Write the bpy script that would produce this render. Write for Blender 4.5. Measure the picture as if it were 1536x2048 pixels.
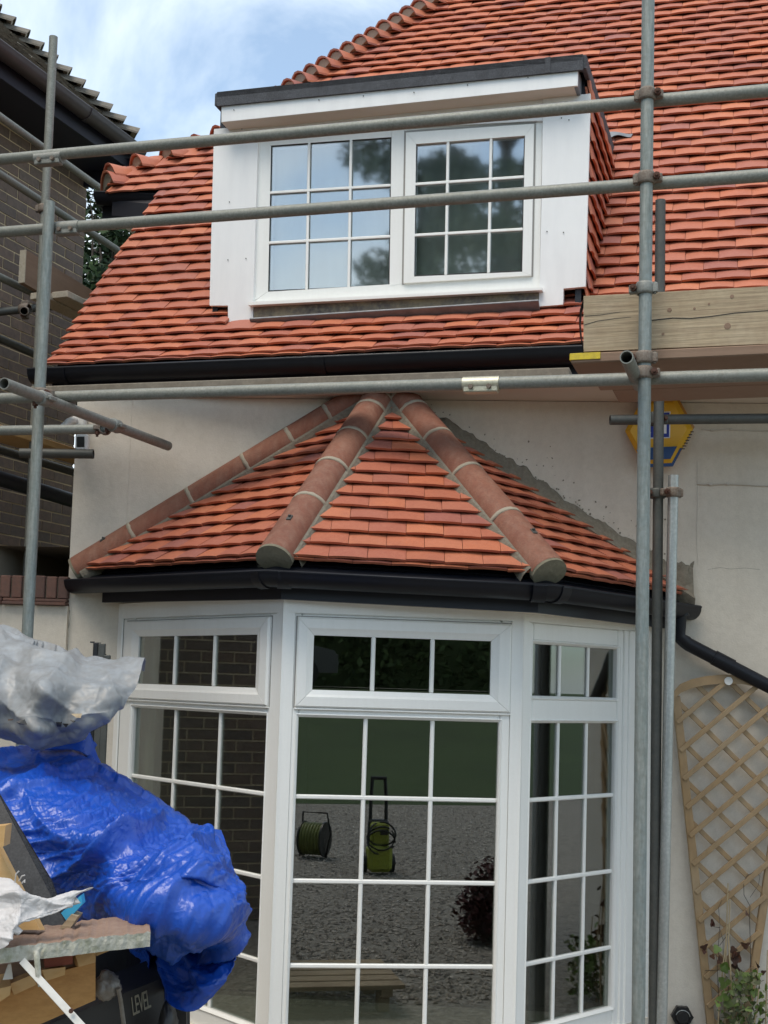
import bpy, math, random
from mathutils import Vector as V, Matrix, noise
random.seed(7)
R = math.radians
for o in list(bpy.data.objects): bpy.data.objects.remove(o)
SC = bpy.context.scene
COL = SC.collection

# ------------------------------------------------------------------ camera
F, TILT, ROLL, HOR, EYE = 2500.0, R(4.5), 0.03, 1372.0, 1.6     # focal length in photo pixels, horizon row
cam = bpy.data.objects.new('camera', bpy.data.cameras.new('camera')); COL.objects.link(cam)
cam.data.sensor_fit = 'AUTO'; cam.data.sensor_width = 36.0
cam.data.lens = F / 2048 * 36
PY = HOR - F * math.tan(TILT)
cam.data.shift_y = (PY - 1024) / 2048
cam.data.clip_start = 0.02; cam.data.clip_end = 3000
fwd = V((0, math.cos(TILT), math.sin(TILT)))
r0, u0 = V((1, 0, 0)), V((0, -math.sin(TILT), math.cos(TILT)))
CR = r0 * math.cos(ROLL) + u0 * math.sin(ROLL)
CU = u0 * math.cos(ROLL) - r0 * math.sin(ROLL)
CP = V((0, 0, EYE))
cam.matrix_world = Matrix(((CR.x, CU.x, -fwd.x, CP.x), (CR.y, CU.y, -fwd.y, CP.y), (CR.z, CU.z, -fwd.z, CP.z), (0, 0, 0, 1)))
SC.camera = cam

# ------------------------------------------------------------------ sky, sun, exposure
SUN_EL, SUN_AZ = R(64), R(212)        # azimuth clockwise from +Y: behind the camera, a little left
w = bpy.data.worlds.new('World'); SC.world = w; w.use_nodes = True
nt = w.node_tree; nt.nodes.clear()
out = nt.nodes.new('ShaderNodeOutputWorld'); bg = nt.nodes.new('ShaderNodeBackground')
sky = nt.nodes.new('ShaderNodeTexSky'); sky.sky_type = 'NISHITA'; sky.sun_disc = False
sky.sun_elevation = SUN_EL; sky.sun_rotation = SUN_AZ; sky.air_density = 1.0; sky.dust_density = 1.2; sky.ozone_density = 1.5
tc = nt.nodes.new('ShaderNodeTexCoord'); mp = nt.nodes.new('ShaderNodeMapping')
mp.inputs['Scale'].default_value = (1.0, 1.0, 2.0); mp.inputs['Location'].default_value = (3.1, 0.4, 0.2)
n1 = nt.nodes.new('ShaderNodeTexNoise'); n1.inputs['Scale'].default_value = 2.6; n1.inputs['Detail'].default_value = 7
n1.inputs['Roughness'].default_value = 0.55; n1.inputs['Distortion'].default_value = 0.5
cr = nt.nodes.new('ShaderNodeValToRGB'); cr.color_ramp.elements[0].position = 0.40; cr.color_ramp.elements[1].position = 0.66
cr.color_ramp.elements[0].color = (0.16, 0.16, 0.16, 1); cr.color_ramp.elements[1].color = (0.95, 0.95, 0.95, 1)
mx = nt.nodes.new('ShaderNodeMix'); mx.data_type = 'RGBA'
mx.inputs[7].default_value = (6.3, 6.8, 7.0, 1)         # sunlit thin cloud, in the sky's own units
L = nt.links.new
L(tc.outputs['Generated'], mp.inputs['Vector']); L(mp.outputs['Vector'], n1.inputs['Vector'])
L(n1.outputs['Fac'], cr.inputs['Fac']); L(cr.outputs['Color'], mx.inputs[0]); L(sky.outputs['Color'], mx.inputs[6])
tn = nt.nodes.new('ShaderNodeMix'); tn.data_type = 'RGBA'; tn.blend_type = 'MULTIPLY'; tn.inputs[0].default_value = 1; tn.inputs[7].default_value = (0.86, 1.0, 1.0, 1)
L(sky.outputs['Color'], tn.inputs[6]); L(tn.outputs[2], mx.inputs[6]); L(mx.outputs[2], bg.inputs['Color']); L(bg.outputs['Background'], out.inputs['Surface'])
bg.inputs['Strength'].default_value = 0.14
sl = bpy.data.lights.new('sun', 'SUN'); sl.energy = 1.5; sl.angle = R(30); sl.color = (1.0, 0.88, 0.74)
so = bpy.data.objects.new('sun', sl); COL.objects.link(so)
sd = V((math.sin(SUN_AZ) * math.cos(SUN_EL), math.cos(SUN_AZ) * math.cos(SUN_EL), math.sin(SUN_EL)))
so.rotation_euler = sd.to_track_quat('Z', 'Y').to_euler(); so.location = (0, -5, 12)
SC.view_settings.view_transform = 'Standard'; SC.view_settings.look = 'None'
SC.view_settings.exposure = 0.7; SC.view_settings.gamma = 1.0; SC.view_settings.use_curve_mapping = False
SC.render.engine = 'CYCLES'
SC.cycles.max_bounces = 7; SC.cycles.transparent_max_bounces = 12; SC.cycles.caustics_reflective = False
SC.cycles.caustics_refractive = False
try: SC.cycles.use_denoising = True
except Exception: pass

# ------------------------------------------------------------------ helpers
def ray(px, py):
    return CR * ((px - 768) / F) + CU * (-(py - PY) / F) + fwd
def U(px, py, Y):
    d = ray(px, py); return CP + d * (Y / d.y)
def proj(P):
    d = P - CP; z = d.dot(fwd)
    return 768 + F * d.dot(CR) / z, PY - F * d.dot(CU) / z
class Pl:
    def __init__(s, p, n): s.p, s.n = V(p), V(n).normalized()
    def hit(s, px, py):
        d = ray(px, py); return CP + d * ((s.p - CP).dot(s.n) / d.dot(s.n))
def vplane(y0, yaw): return Pl((0, y0, 0), (math.sin(yaw), math.cos(yaw), 0))
UP = V((0, 0, 1))
def hz(v): return V((v.x, v.y, 0)).normalized()

class MB:
    def __init__(s): s.v, s.f, s.sm = [], [], []
    def add(s, vs, fs, smooth=False):
        b = len(s.v); s.v += [V(p) for p in vs]
        for f in fs: s.f.append(tuple(b + i for i in f)); s.sm.append(smooth)
        return s
    def box(s, c, ax, h, ch=0.0):
        """chamfered box: centre, three unit axes, half sizes"""
        c = V(c); a = [V(x) for x in ax]
        if ch <= 0:
            vs = [c + a[0]*h[0]*i + a[1]*h[1]*j + a[2]*h[2]*k for i in (-1, 1) for j in (-1, 1) for k in (-1, 1)]
            return s.add(vs, [(0,1,3,2), (4,6,7,5), (0,4,5,1), (2,3,7,6), (0,2,6,4), (1,5,7,3)])
        ch = min(ch, 0.45*min(h)); vs, idx = [], {}
        for i in (-1, 1):
            for j in (-1, 1):
                for k in (-1, 1):
                    for q in range(3):
                        d = [h[0]-ch, h[1]-ch, h[2]-ch]; d[q] = h[q]
                        idx[(i, j, k, q)] = len(vs)
                        vs.append(c + a[0]*d[0]*i + a[1]*d[1]*j + a[2]*d[2]*k)
        fs = []
        for q in range(3):
            p, r = [x for x in range(3) if x != q]
            for sgn in (-1, 1):
                ring = []
                for (m, n) in ((-1,-1), (1,-1), (1,1), (-1,1)):
                    t = [0,0,0]; t[q] = sgn; t[p] = m; t[r] = n; ring.append(idx[(t[0], t[1], t[2], q)])
                fs.append(tuple(ring))
            for m in (-1, 1):                      # edges along axis q
                for n in (-1, 1):
                    t = [0,0,0]; t[p] = m; t[r] = n; t[q] = -1; A = tuple(t); t[q] = 1; B = tuple(t)
                    fs.append((idx[A+(p,)], idx[B+(p,)], idx[B+(r,)], idx[A+(r,)]))
        for i in (-1, 1):
            for j in (-1, 1):
                for k in (-1, 1): fs.append(tuple(idx[(i, j, k, q)] for q in range(3)))
        return s.add(vs, fs)
    def bar(s, p0, p1, wdt, dep, upv, ch=0.0):
        """box from p0 to p1; wdt across (perpendicular to upv), dep along upv"""
        p0, p1 = V(p0), V(p1); d = p1 - p0; l = d.length; d.normalize()
        upv = V(upv); upv = (upv - d*upv.dot(d)).normalized(); sd_ = d.cross(upv)
        return s.box((p0+p1)/2, (d, sd_, upv), (l/2, wdt/2, dep/2), ch)
    def tube(s, p0, p1, r, n=20, wall=None, r1=None, cap=True):
        p0, p1 = V(p0), V(p1); d = (p1 - p0).normalized(); a = d.orthogonal().normalized(); b = d.cross(a)
        r1 = r if r1 is None else r1; vs = []
        for (P, rr) in ((p0, r), (p1, r1)):
            vs += [P + (a*math.cos(2*math.pi*i/n) + b*math.sin(2*math.pi*i/n))*rr for i in range(n)]
        s.add(vs, [(i, (i+1) % n, n+(i+1) % n, n+i) for i in range(n)], True)
        if wall:
            vs = []
            for (P, rr) in ((p0, r), (p0, r-wall), (p0+d*.15, r-wall), (p1, r1), (p1, r1-wall), (p1-d*.15, r1-wall)):
                vs += [P + (a*math.cos(2*math.pi*i/n) + b*math.sin(2*math.pi*i/n))*rr for i in range(n)]
            fs = []
            for q in (0, n, 3*n, 4*n):
                fs += [(q+i, q+(i+1) % n, q+n+(i+1) % n, q+n+i) for i in range(n)]
            fs += [tuple(2*n+i for i in range(n)), tuple(5*n+i for i in range(n))]
            s.add(vs, fs)
        elif cap:
            s.add([P + (a*math.cos(2*math.pi*i/n) + b*math.sin(2*math.pi*i/n))*rr for (P, rr) in ((p0, r), (p1, r1)) for i in range(n)],
                  [tuple(range(n)), tuple(range(n, 2*n))])
        return s
    def path(s, pts, r, n=8, taper=1.0):
        pts = [V(p) for p in pts]; rings = []; m = len(pts)
        ref = None
        for i, p in enumerate(pts):
            d = (pts[min(i+1, m-1)] - pts[max(i-1, 0)]).normalized()
            if ref is None: ref = d.orthogonal().normalized()
            a = (ref - d*ref.dot(d)).normalized(); ref = a; b = d.cross(a); rr = r*(1 + (taper-1)*i/max(1, m-1))
            rings.append([p + (a*math.cos(2*math.pi*k/n) + b*math.sin(2*math.pi*k/n))*rr for k in range(n)])
        vs = [q for g in rings for q in g]
        fs = [(i*n+k, i*n+(k+1) % n, (i+1)*n+(k+1) % n, (i+1)*n+k) for i in range(m-1) for k in range(n)]
        s.add(vs, fs, True); s.add(rings[0] + rings[-1], [tuple(range(n)), tuple(range(n, 2*n))])
        return s
    def prism(s, poly, ext, smooth=False):
        n = len(poly); poly = [V(p) for p in poly]; ext = V(ext)
        vs = poly + [p + ext for p in poly]
        return s.add(vs, [tuple(range(n))[::-1], tuple(range(n, 2*n))] + [(i, (i+1) % n, n+(i+1) % n, n+i) for i in range(n)], smooth)
    def sweep(s, prof, pts, side, closed=True, smooth=True, caps=True):
        """profile [(outward, up)] swept along pts; side(i) gives the mitred outward vector"""
        n = len(prof); vs = []
        for i, p in enumerate(pts): vs += [V(p) + side[i]*a + UP*b for (a, b) in prof]
        fs = []; m = n if closed else n-1
        for i in range(len(pts)-1): fs += [(i*n+k, i*n+(k+1) % n, (i+1)*n+(k+1) % n, (i+1)*n+k) for k in range(m)]
        s.add(vs, fs, smooth)
        if caps and closed: s.add(vs[:n] + vs[-n:], [tuple(range(n)), tuple(range(n, 2*n))])
        return s
    def grid(s, rows, smooth=True):
        n = len(rows[0]); vs = [p for r_ in rows for p in r_]
        return s.add(vs, [(i*n+k, i*n+k+1, (i+1)*n+k+1, (i+1)*n+k) for i in range(len(rows)-1) for k in range(n-1)], smooth)
    def mesh(s, name, origin=V((0, 0, 0))):
        me = bpy.data.meshes.new(name)
        me.from_pydata([tuple(p - origin) for p in s.v], [], s.f)
        me.polygons.foreach_set('use_smooth', s.sm); me.update()
        return me
    def build(s, name, mat, parent=None, rec=True):
        org = thing_origin(parent) if parent else V((0, 0, 0))
        me = s.mesh(name, org); me.materials.append(mat)
        if rec: fix_normals(me)
        o = bpy.data.objects.new(name, me); COL.objects.link(o)
        if parent: o.parent = parent
        return o
import bmesh
def fix_normals(me):
    b = bmesh.new(); b.from_mesh(me); bmesh.ops.recalc_face_normals(b, faces=b.faces); b.to_mesh(me); b.free()
def thing_origin(o):
    while o.parent: o = o.parent
    return o.location.copy()
def tag(o, label, cat, group=None):
    o['label'] = label; o['category'] = cat
    if group: o['group'] = group
    return o
def thing(name, label, cat, loc, group=None):
    o = bpy.data.objects.new(name, None); COL.objects.link(o); o.location = V(loc); o.empty_display_size = .1
    return tag(o, label, cat, group)
def sub(name, parent):                         # an Empty that is a part holding sub-parts
    o = bpy.data.objects.new(name, None); COL.objects.link(o); o.parent = parent; o.empty_display_size = .05
    return o
def inst(name, me, M, parent):                 # shared-mesh piece at world matrix M under a part
    o = bpy.data.objects.new(name, me); COL.objects.link(o); o.parent = parent
    o.matrix_basis = Matrix.Translation(-thing_origin(parent)) @ M
    return o
def mat4(x, y, z, p): return Matrix(((x.x, y.x, z.x, p.x), (x.y, y.y, z.y, p.y), (x.z, y.z, z.z, p.z), (0, 0, 0, 1)))
def smooth01(x): x = max(0, min(1, x)); return x*x*(3-2*x)

# ------------------------------------------------------------------ materials
def mat(name, col, rough=.6, metal=0.0, var=None, bump=None, rnd=None, spec=.5, coords='Object', extra=None, ridged=False):
    """var: list of (scale, amount, colour) noise layers; bump: (scale, strength, distance); rnd: list of colours picked per piece"""
    m = bpy.data.materials.new(name); m.use_nodes = True; t = m.node_tree; N = t.nodes; K = t.links.new
    b = N['Principled BSDF']; b.inputs['Roughness'].default_value = rough; b.inputs['Metallic'].default_value = metal
    b.inputs['Specular IOR Level'].default_value = spec
    g = N.new('ShaderNodeNewGeometry'); c = None
    def rgb(x):
        n = N.new('ShaderNodeRGB'); n.outputs[0].default_value = (*x, 1); return n.outputs[0]
    c = rgb(col)
    if rnd:
        oi = N.new('ShaderNodeObjectInfo'); ad = N.new('ShaderNodeMath'); ad.operation = 'ADD'; fr = N.new('ShaderNodeMath'); fr.operation = 'FRACT'
        K(oi.outputs['Random'], ad.inputs[0]); K(g.outputs['Random Per Island'], ad.inputs[1]); K(ad.outputs[0], fr.inputs[0])
        rp = N.new('ShaderNodeValToRGB'); e = rp.color_ramp.elements
        rp.color_ramp.interpolation = 'LINEAR'
        for i, x in enumerate(rnd):
            if i < 2: q = e[i]; q.position = i/(len(rnd)-1)
            else: q = e.new(i/(len(rnd)-1))
        for i, x in enumerate(rnd): e[i].position = i/(len(rnd)-1); e[i].color = (*x, 1)
        K(fr.outputs[0], rp.inputs[0]); c = rp.outputs[0]
    pos = g.outputs['Position']
    if coords == 'Generated': pos = N.new('ShaderNodeTexCoord').outputs['Generated']
    for (sc, am, cc) in (var or []):
        mpn = N.new('ShaderNodeMapping'); K(pos, mpn.inputs[0])
        mpn.inputs['Scale'].default_value = sc if isinstance(sc, tuple) else (sc, sc, sc)
        nn = N.new('ShaderNodeTexNoise'); nn.inputs['Scale'].default_value = 1; nn.inputs['Detail'].default_value = 5; nn.inputs['Roughness'].default_value = .6
        K(mpn.outputs[0], nn.inputs['Vector'])
        mr = N.new('ShaderNodeMapRange'); mr.inputs[1].default_value = .42; mr.inputs[2].default_value = .68; mr.inputs[4].default_value = am
        K(nn.outputs['Fac'], mr.inputs[0])
        mxn = N.new('ShaderNodeMix'); mxn.data_type = 'RGBA'; K(mr.outputs[0], mxn.inputs[0]); K(c, mxn.inputs[6]); mxn.inputs[7].default_value = (*cc, 1)
        c = mxn.outputs[2]
    K(c, b.inputs['Base Color'])
    if bump:
        prev = None
        for (sc, st, ds) in (bump if isinstance(bump, list) else [bump]):
            mpn = N.new('ShaderNodeMapping'); K(pos, mpn.inputs[0]); mpn.inputs['Scale'].default_value = sc if isinstance(sc, tuple) else (sc, sc, sc)
            nn = N.new('ShaderNodeTexNoise'); nn.inputs['Scale'].default_value = 1; nn.inputs['Detail'].default_value = 4
            if ridged: nn.noise_type = 'RIDGED_MULTIFRACTAL'; nn.inputs['Distortion'].default_value = .6; nn.inputs['Detail'].default_value = 2
            K(mpn.outputs[0], nn.inputs['Vector'])
            bp = N.new('ShaderNodeBump'); bp.inputs['Strength'].default_value = st; bp.inputs['Distance'].default_value = ds
            K(nn.outputs['Fac'], bp.inputs['Height'])
            if prev: K(prev, bp.inputs['Normal'])
            prev = bp.outputs[0]
        K(prev, b.inputs['Normal'])
    if extra: extra(m, N, K, b)
    return m
def glass(name, tint, ior):
    m = bpy.data.materials.new(name); m.use_nodes = True; t = m.node_tree; N = t.nodes; K = t.links.new; N.clear()
    o = N.new('ShaderNodeOutputMaterial'); mixs = N.new('ShaderNodeMixShader'); tr = N.new('ShaderNodeBsdfTransparent'); gl = N.new('ShaderNodeBsdfGlossy')
    g = N.new('ShaderNodeNewGeometry'); dt = N.new('ShaderNodeVectorMath'); dt.operation = 'DOT_PRODUCT'
    K(g.outputs['Incoming'], dt.inputs[0]); K(g.outputs['Normal'], dt.inputs[1])
    def mth(op, a, b=None):
        n = N.new('ShaderNodeMath'); n.operation = op
        for i, x in enumerate((a, b)):
            if x is None: continue
            if isinstance(x, (int, float)): n.inputs[i].default_value = x
            else: K(x, n.inputs[i])
        return n
    om = mth('SUBTRACT', 1.0, mth('ABSOLUTE', dt.outputs['Value']).outputs[0]); p5 = mth('POWER', om.outputs[0], 5.0)
    fr = mth('ADD', mth('MULTIPLY', p5.outputs[0], 1 - ior).outputs[0], ior)      # Schlick reflectance, same from both sides
    tr.inputs['Color'].default_value = (*tint, 1); gl.inputs['Roughness'].default_value = 0.035 if 'coated' in name else 0.004; gl.inputs['Color'].default_value = (.96, .98, 1, 1)
    K(fr.outputs[0], mixs.inputs[0]); K(tr.outputs[0], mixs.inputs[1]); K(gl.outputs[0], mixs.inputs[2]); K(mixs.outputs[0], o.inputs['Surface'])
    return m
def translucent(amount, colr):
    def f(m, N, K, b):
        tr = N.new('ShaderNodeBsdfTranslucent'); tr.inputs['Color'].default_value = (*colr, 1)
        ms = N.new('ShaderNodeMixShader'); ms.inputs[0].default_value = amount
        o = [n for n in N if n.type == 'OUTPUT_MATERIAL'][0]
        K(b.outputs[0], ms.inputs[1]); K(tr.outputs[0], ms.inputs[2]); K(ms.outputs[0], o.inputs['Surface'])
    return f
Mt = {}
Mt['tile'] = mat('clay_tile', (.4, .1, .05), .62, spec=.45,
    rnd=[(.46,.135,.066), (.52,.158,.070), (.37,.103,.060), (.55,.18,.082), (.33,.105,.078), (.49,.138,.060), (.42,.125,.070), (.27,.095,.082), (.52,.155,.064)],
    var=[(9, .35, (.34,.10,.06)), (160, .3, (.22,.062,.04)), (60, .16, (.56,.25,.15)), (2.2, .25, (.33,.12,.085))], bump=[(220, .25, .002), (30, .15, .003)])
Mt['hip'] = mat('hip_clay', (.25,.095,.055), .8, rnd=[(.25,.095,.055), (.21,.078,.048), (.28,.11,.065), (.23,.086,.052)],
    var=[(7, .5, (.29,.135,.085)), (40, .4, (.16,.065,.042)), ((30,30,6), .25, (.38,.27,.20)), (120, .3, (.13,.055,.04)), (3, .4, (.21,.085,.055))], bump=[(120, .5, .003), (30, .35, .004)])
Mt['mortar'] = mat('mortar', (.19,.165,.125), .95, var=[(14, .5, (.14,.12,.09)), (60, .4, (.30,.265,.21))], bump=[(90, .6, .006), (20, .5, .01)])
Mt['mortar_pale'] = mat('mortar_pale', (.36,.31,.235), .95, var=[(40, .4, (.34,.31,.26))], bump=[(120, .5, .004)])
Mt['cap'] = mat('mortar_cap', (.20,.18,.125), .95, var=[(30, .5, (.12,.11,.08))], bump=[(60, .6, .006)])
Mt['plaster'] = mat('cream_render', (.69,.63,.535), .9, var=[(1.3, .5, (.53,.48,.41)), (5, .35, (.67,.62,.55)), ((9,9,1.2), .22, (.50,.45,.38)), (30, .2, (.46,.41,.34)), (150, .15, (.40,.35,.29))], bump=[(35, .25, .006), (140, .25, .003)])
Mt['upvc'] = mat('white_upvc', (.85,.85,.82), .34, var=[(2.5, .25, (.78,.78,.74)), ((40,40,2), .10, (.66,.65,.60)), (90, .06, (.6,.58,.52))])
Mt['board'] = mat('white_board', (.84,.84,.83), .55, var=[((14,14,3), .28, (.66,.66,.66)), (3, .3, (.74,.75,.77))], bump=[(60, .06, .002)])
Mt['soffitw'] = mat('cream_soffit', (.62,.56,.47), .7, var=[((3,3,30), .3, (.50,.44,.36))])
Mt['felt'] = mat('mineral_felt', (.035,.038,.045), .85, var=[(420, .9, (.16,.165,.18)), (12, .4, (.02,.021,.026))], bump=[(420, .5, .003)])
Mt['black'] = mat('black_gutter', (.005,.006,.010), .42, var=[(5, .3, (.011,.012,.016))], spec=.3)
Mt['fascia'] = mat('black_fascia', (.006,.007,.013), .5)
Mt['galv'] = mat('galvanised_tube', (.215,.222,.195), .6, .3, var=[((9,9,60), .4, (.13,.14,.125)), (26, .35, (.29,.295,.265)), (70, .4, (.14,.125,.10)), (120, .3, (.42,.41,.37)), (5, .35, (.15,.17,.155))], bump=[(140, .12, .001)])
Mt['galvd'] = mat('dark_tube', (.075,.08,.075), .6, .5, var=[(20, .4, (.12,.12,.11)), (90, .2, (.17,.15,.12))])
Mt['galvl'] = mat('bright_tube', (.40,.42,.41), .42, .7, var=[((70,70,70), .6, (.58,.59,.57)), ((14,14,3), .4, (.26,.27,.26))], bump=[(90, .15, .001)])
Mt['galvb'] = mat('blue_green_tube', (.225,.25,.23), .6, .25, var=[((30,30,3), .55, (.145,.175,.17)), ((110,110,14), .45, (.46,.46,.42)), ((8,8,1.6), .4, (.15,.21,.235)), (60, .3, (.12,.11,.09))])
Mt['coupler'] = mat('coupler_steel', (.20,.165,.135), .75, .45, var=[(40, .6, (.12,.075,.05)), (130, .4, (.34,.31,.27))], bump=[(90, .4, .003)])
Mt['couplers'] = mat('sleeve_steel', (.24,.245,.225), .6, .5, var=[(50, .5, (.13,.125,.11)), (140, .3, (.36,.35,.31))], bump=[(90, .3, .002)])
Mt['zinc'] = mat('zinc_sleeve', (.50,.47,.36), .45, .6, var=[(120, .6, (.30,.27,.19)), (30, .3, (.62,.60,.50))], bump=[(150, .3, .002)])
Mt['oldwood'] = mat('weathered_board', (.40,.315,.205), .85, var=[((2.2,2.2,40), .55, (.28,.205,.125)), ((6,6,120), .4, (.20,.14,.085)), (7, .35, (.46,.38,.27)), (30, .2, (.19,.12,.08))], bump=[((4,4,90), .5, .006)])
Mt['deck'] = mat('deck_board', (.24,.155,.105), .85, var=[((2.2,2.2,40), .5, (.17,.105,.07)), (9, .3, (.30,.21,.15))], bump=[((4,4,60), .4, .004)])
Mt['deckend'] = mat('board_end', (.42,.37,.29), .9, var=[(60, .5, (.25,.2,.14)), (150, .4, (.52,.48,.4))])
Mt['eaveboard'] = mat('grey_board', (.20,.175,.14), .88, var=[((3,3,60), .5, (.19,.15,.105)), (25, .35, (.36,.32,.25)), (90, .3, (.13,.10,.075))])
Mt['yellow'] = mat('yellow_band', (.62,.46,.02), .5, var=[(60, .4, (.25,.19,.05))])
Mt['pine'] = mat('fresh_timber', (.50,.31,.13), .6, var=[((5,60,60), .45, (.44,.23,.06)), ((30,30,9), .3, (.62,.40,.17))])
Mt['timber'] = mat('orange_timber', (.45,.235,.07), .55, var=[((3,50,50), .55, (.33,.15,.035)), ((8,160,160), .3, (.26,.115,.03))])
Mt['trellis'] = mat('trellis_wood', (.36,.235,.115), .8, var=[((40,40,8), .5, (.24,.15,.07)), (5, .5, (.40,.31,.20)), (14, .35, (.22,.15,.085)), (1.5, .3, (.30,.25,.18))], bump=[((90,90,20), .3, .002)])
Mt['brick'] = mat('dark_brick', (.11,.085,.072), .85, rnd=[(.18,.125,.095), (.22,.15,.115), (.14,.105,.088), (.20,.13,.095), (.165,.125,.105), (.25,.165,.12)],
    var=[(25, .5, (.07,.06,.057)), (120, .35, (.18,.14,.115))], bump=[(80, .5, .004)])
Mt['bmortar'] = mat('brick_mortar', (.70,.56,.36), .95, var=[(20, .4, (.56,.44,.29))], bump=[(100, .5, .003)])
Mt['rbrick'] = mat('red_brick', (.15,.075,.055), .85, rnd=[(.15,.075,.055), (.11,.062,.05), (.18,.09,.065)], var=[(40, .5, (.08,.055,.048))], bump=[(80, .5, .004)])
Mt['oldtile'] = mat('mossy_tile', (.12,.105,.085), .9, rnd=[(.12,.10,.08), (.16,.14,.11), (.09,.078,.066), (.14,.12,.09)], var=[(40, .5, (.24,.225,.18)), (110, .4, (.05,.045,.04))], bump=[(80, .5, .005)])
Mt['oldhip'] = mat('pale_bonnet', (.34,.31,.255), .9, rnd=[(.16,.145,.12), (.13,.115,.095), (.19,.17,.14)], var=[(30, .6, (.09,.08,.065))], bump=[(60, .4, .005)])
Mt['brownpl'] = mat('brown_gutter', (.045,.038,.042), .5, var=[(6, .3, (.075,.066,.07))])
Mt['navy'] = mat('navy_soffit', (.010,.012,.026), .6)
Mt['lead'] = mat('old_lead', (.17,.135,.115), .6, .3, var=[((5,5,14), .9, (.36,.27,.16)), (9, .7, (.08,.07,.072)), (40, .5, (.42,.35,.22))], bump=[(20, .5, .006)])
Mt['leadg'] = mat('grey_lead', (.20,.21,.225), .5, .4, var=[(20, .5, (.11,.115,.13))], bump=[(30, .5, .006)])
Mt['interior'] = mat('room_wall', (.30,.27,.22), .9)
Mt['blind'] = mat('pale_blind', (.62,.63,.58), .9, var=[(2, .4, (.45,.47,.42))])
Mt['catcher'] = mat('light_catcher', (.58,.61,.57), .95, var=[((3,3,1), .4, (.47,.51,.47)), ((40,40,3), .2, (.48,.50,.47))])  # colour of the pale sheet added to catch light in the dormer
Mt['screen'] = mat('dark_screen', (.05,.038,.03), .85)
Mt['curtain'] = mat('curtain', (.45,.42,.35), .9)
Mt['glass'] = glass('window_glass', (.66,.70,.66), .16)
Mt['glassd'] = glass('coated_glass', (.78,.82,.82), .27)
Mt['seal'] = mat('black_seal', (.02,.02,.02), .6)
Mt['shadowline'] = mat('gasket_shadow_grey', (.30,.29,.27), .7)  # sash gaskets, and the shadow lines painted beside the posts
Mt['yellowbox'] = mat('yellow_plastic', (.72,.40,.015), .4, var=[(6, .2, (.6,.32,.02))])
Mt['amber'] = mat('amber_plastic', (.42,.19,.02), .35)
Mt['bluebox'] = mat('blue_plastic', (.015,.06,.19), .4)
Mt['blueprint'] = mat('blue_print', (.01,.03,.30), .5)
Mt['whiteprint'] = mat('white_print', (.8,.8,.8), .5)
Mt['whitepl'] = mat('white_plastic', (.72,.72,.70), .4)
Mt['blackpl'] = mat('black_plastic', (.012,.012,.013), .4)
Mt['cable'] = mat('grey_cable', (.55,.51,.45), .6)
Mt['tarp'] = mat('blue_tarp', (.010,.075,.42), .33, spec=.55, var=[(4, .3, (.007,.042,.38)), (60, .2, (.02,.10,.64))], ridged=True,
    bump=[(30, .4, .006), (80, .4, .003)], extra=translucent(.08, (.01, .07, .55)))
Mt['sheet'] = mat('grey_polythene', (.38,.40,.415), .40, var=[(4, .7, (.20,.22,.235)), (26, .35, (.47,.49,.51)), (11, .4, (.21,.18,.145)), (60, .25, (.16,.13,.10))],
    ridged=True, bump=[(28, .4, .005)], extra=translucent(.22, (.55, .58, .6)))
Mt['bag'] = mat('white_polythene', (.70,.68,.67), .4, var=[((8,40,40), .5, (.55,.52,.51))], bump=[((12,60,60), .6, .008)], extra=translucent(.25, (.7,.68,.66)))
Mt['panel'] = mat('black_panel', (.008,.008,.009), .22, spec=.3, var=[(14, .3, (.05,.05,.052)), (200, .2, (.12,.12,.12))])
Mt['slabtop'] = mat('slab_top', (.25,.16,.115), .85, var=[(18, .5, (.16,.10,.07)), (70, .4, (.34,.25,.18))], bump=[(40, .5, .004)])
Mt['slabedge'] = mat('slab_edge', (.42,.41,.35), .9, var=[(22, .7, (.20,.21,.13)), (70, .4, (.55,.54,.5))], bump=[(45, .8, .008)])
Mt['strap'] = mat('white_strap', (.58,.57,.53), .5, var=[(40, .4, (.42,.40,.36))])
Mt['cyan'] = mat('cyan_plastic', (.05,.36,.60), .45)
Mt['clearbag'] = mat('smoky_bag', (.13,.115,.095), .3, var=[(20, .6, (.24,.22,.19))], bump=[(26, .8, .012)])
Mt['darkbox'] = mat('black_card', (.022,.021,.02), .6, var=[(12, .3, (.035,.033,.03))])
Mt['cream_print'] = mat('cream_print', (.26,.24,.18), .7)
Mt['red'] = mat('red_block', (.24,.06,.035), .7)
Mt['conifer'] = mat('conifer_leaf', (.035,.06,.028), .8, rnd=[(.03,.055,.028), (.05,.08,.03), (.022,.04,.024), (.04,.065,.035)], spec=.2)
Mt['leaf'] = mat('green_leaf', (.10,.20,.03), .6, rnd=[(.12,.19,.04), (.17,.24,.06), (.09,.13,.035), (.15,.18,.06)], extra=translucent(.25, (.15,.28,.04)))
Mt['olive'] = mat('dull_leaf', (.08,.10,.04), .7, rnd=[(.10,.13,.05), (.15,.17,.075), (.07,.085,.04), (.20,.19,.11)])
Mt['dryleaf'] = mat('dead_leaf', (.10,.035,.02), .8, rnd=[(.10,.035,.02), (.06,.03,.02), (.14,.06,.03)])
Mt['stem'] = mat('dry_stem', (.42,.33,.20), .8, var=[(40, .3, (.28,.20,.11))])
Mt['vine'] = mat('dark_vine', (.05,.04,.03), .8)
Mt['bark'] = mat('bark', (.06,.045,.035), .9, bump=[(20, .6, .02)])
Mt['gravel'] = mat('gravel', (.31,.28,.24), .95, var=[(13, .9, (.10,.092,.085)), (26, .9, (.44,.41,.36)), (45, .7, (.16,.145,.13)), (1.5, .3, (.19,.175,.15))], bump=[(22, 1.0, .05)])
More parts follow.
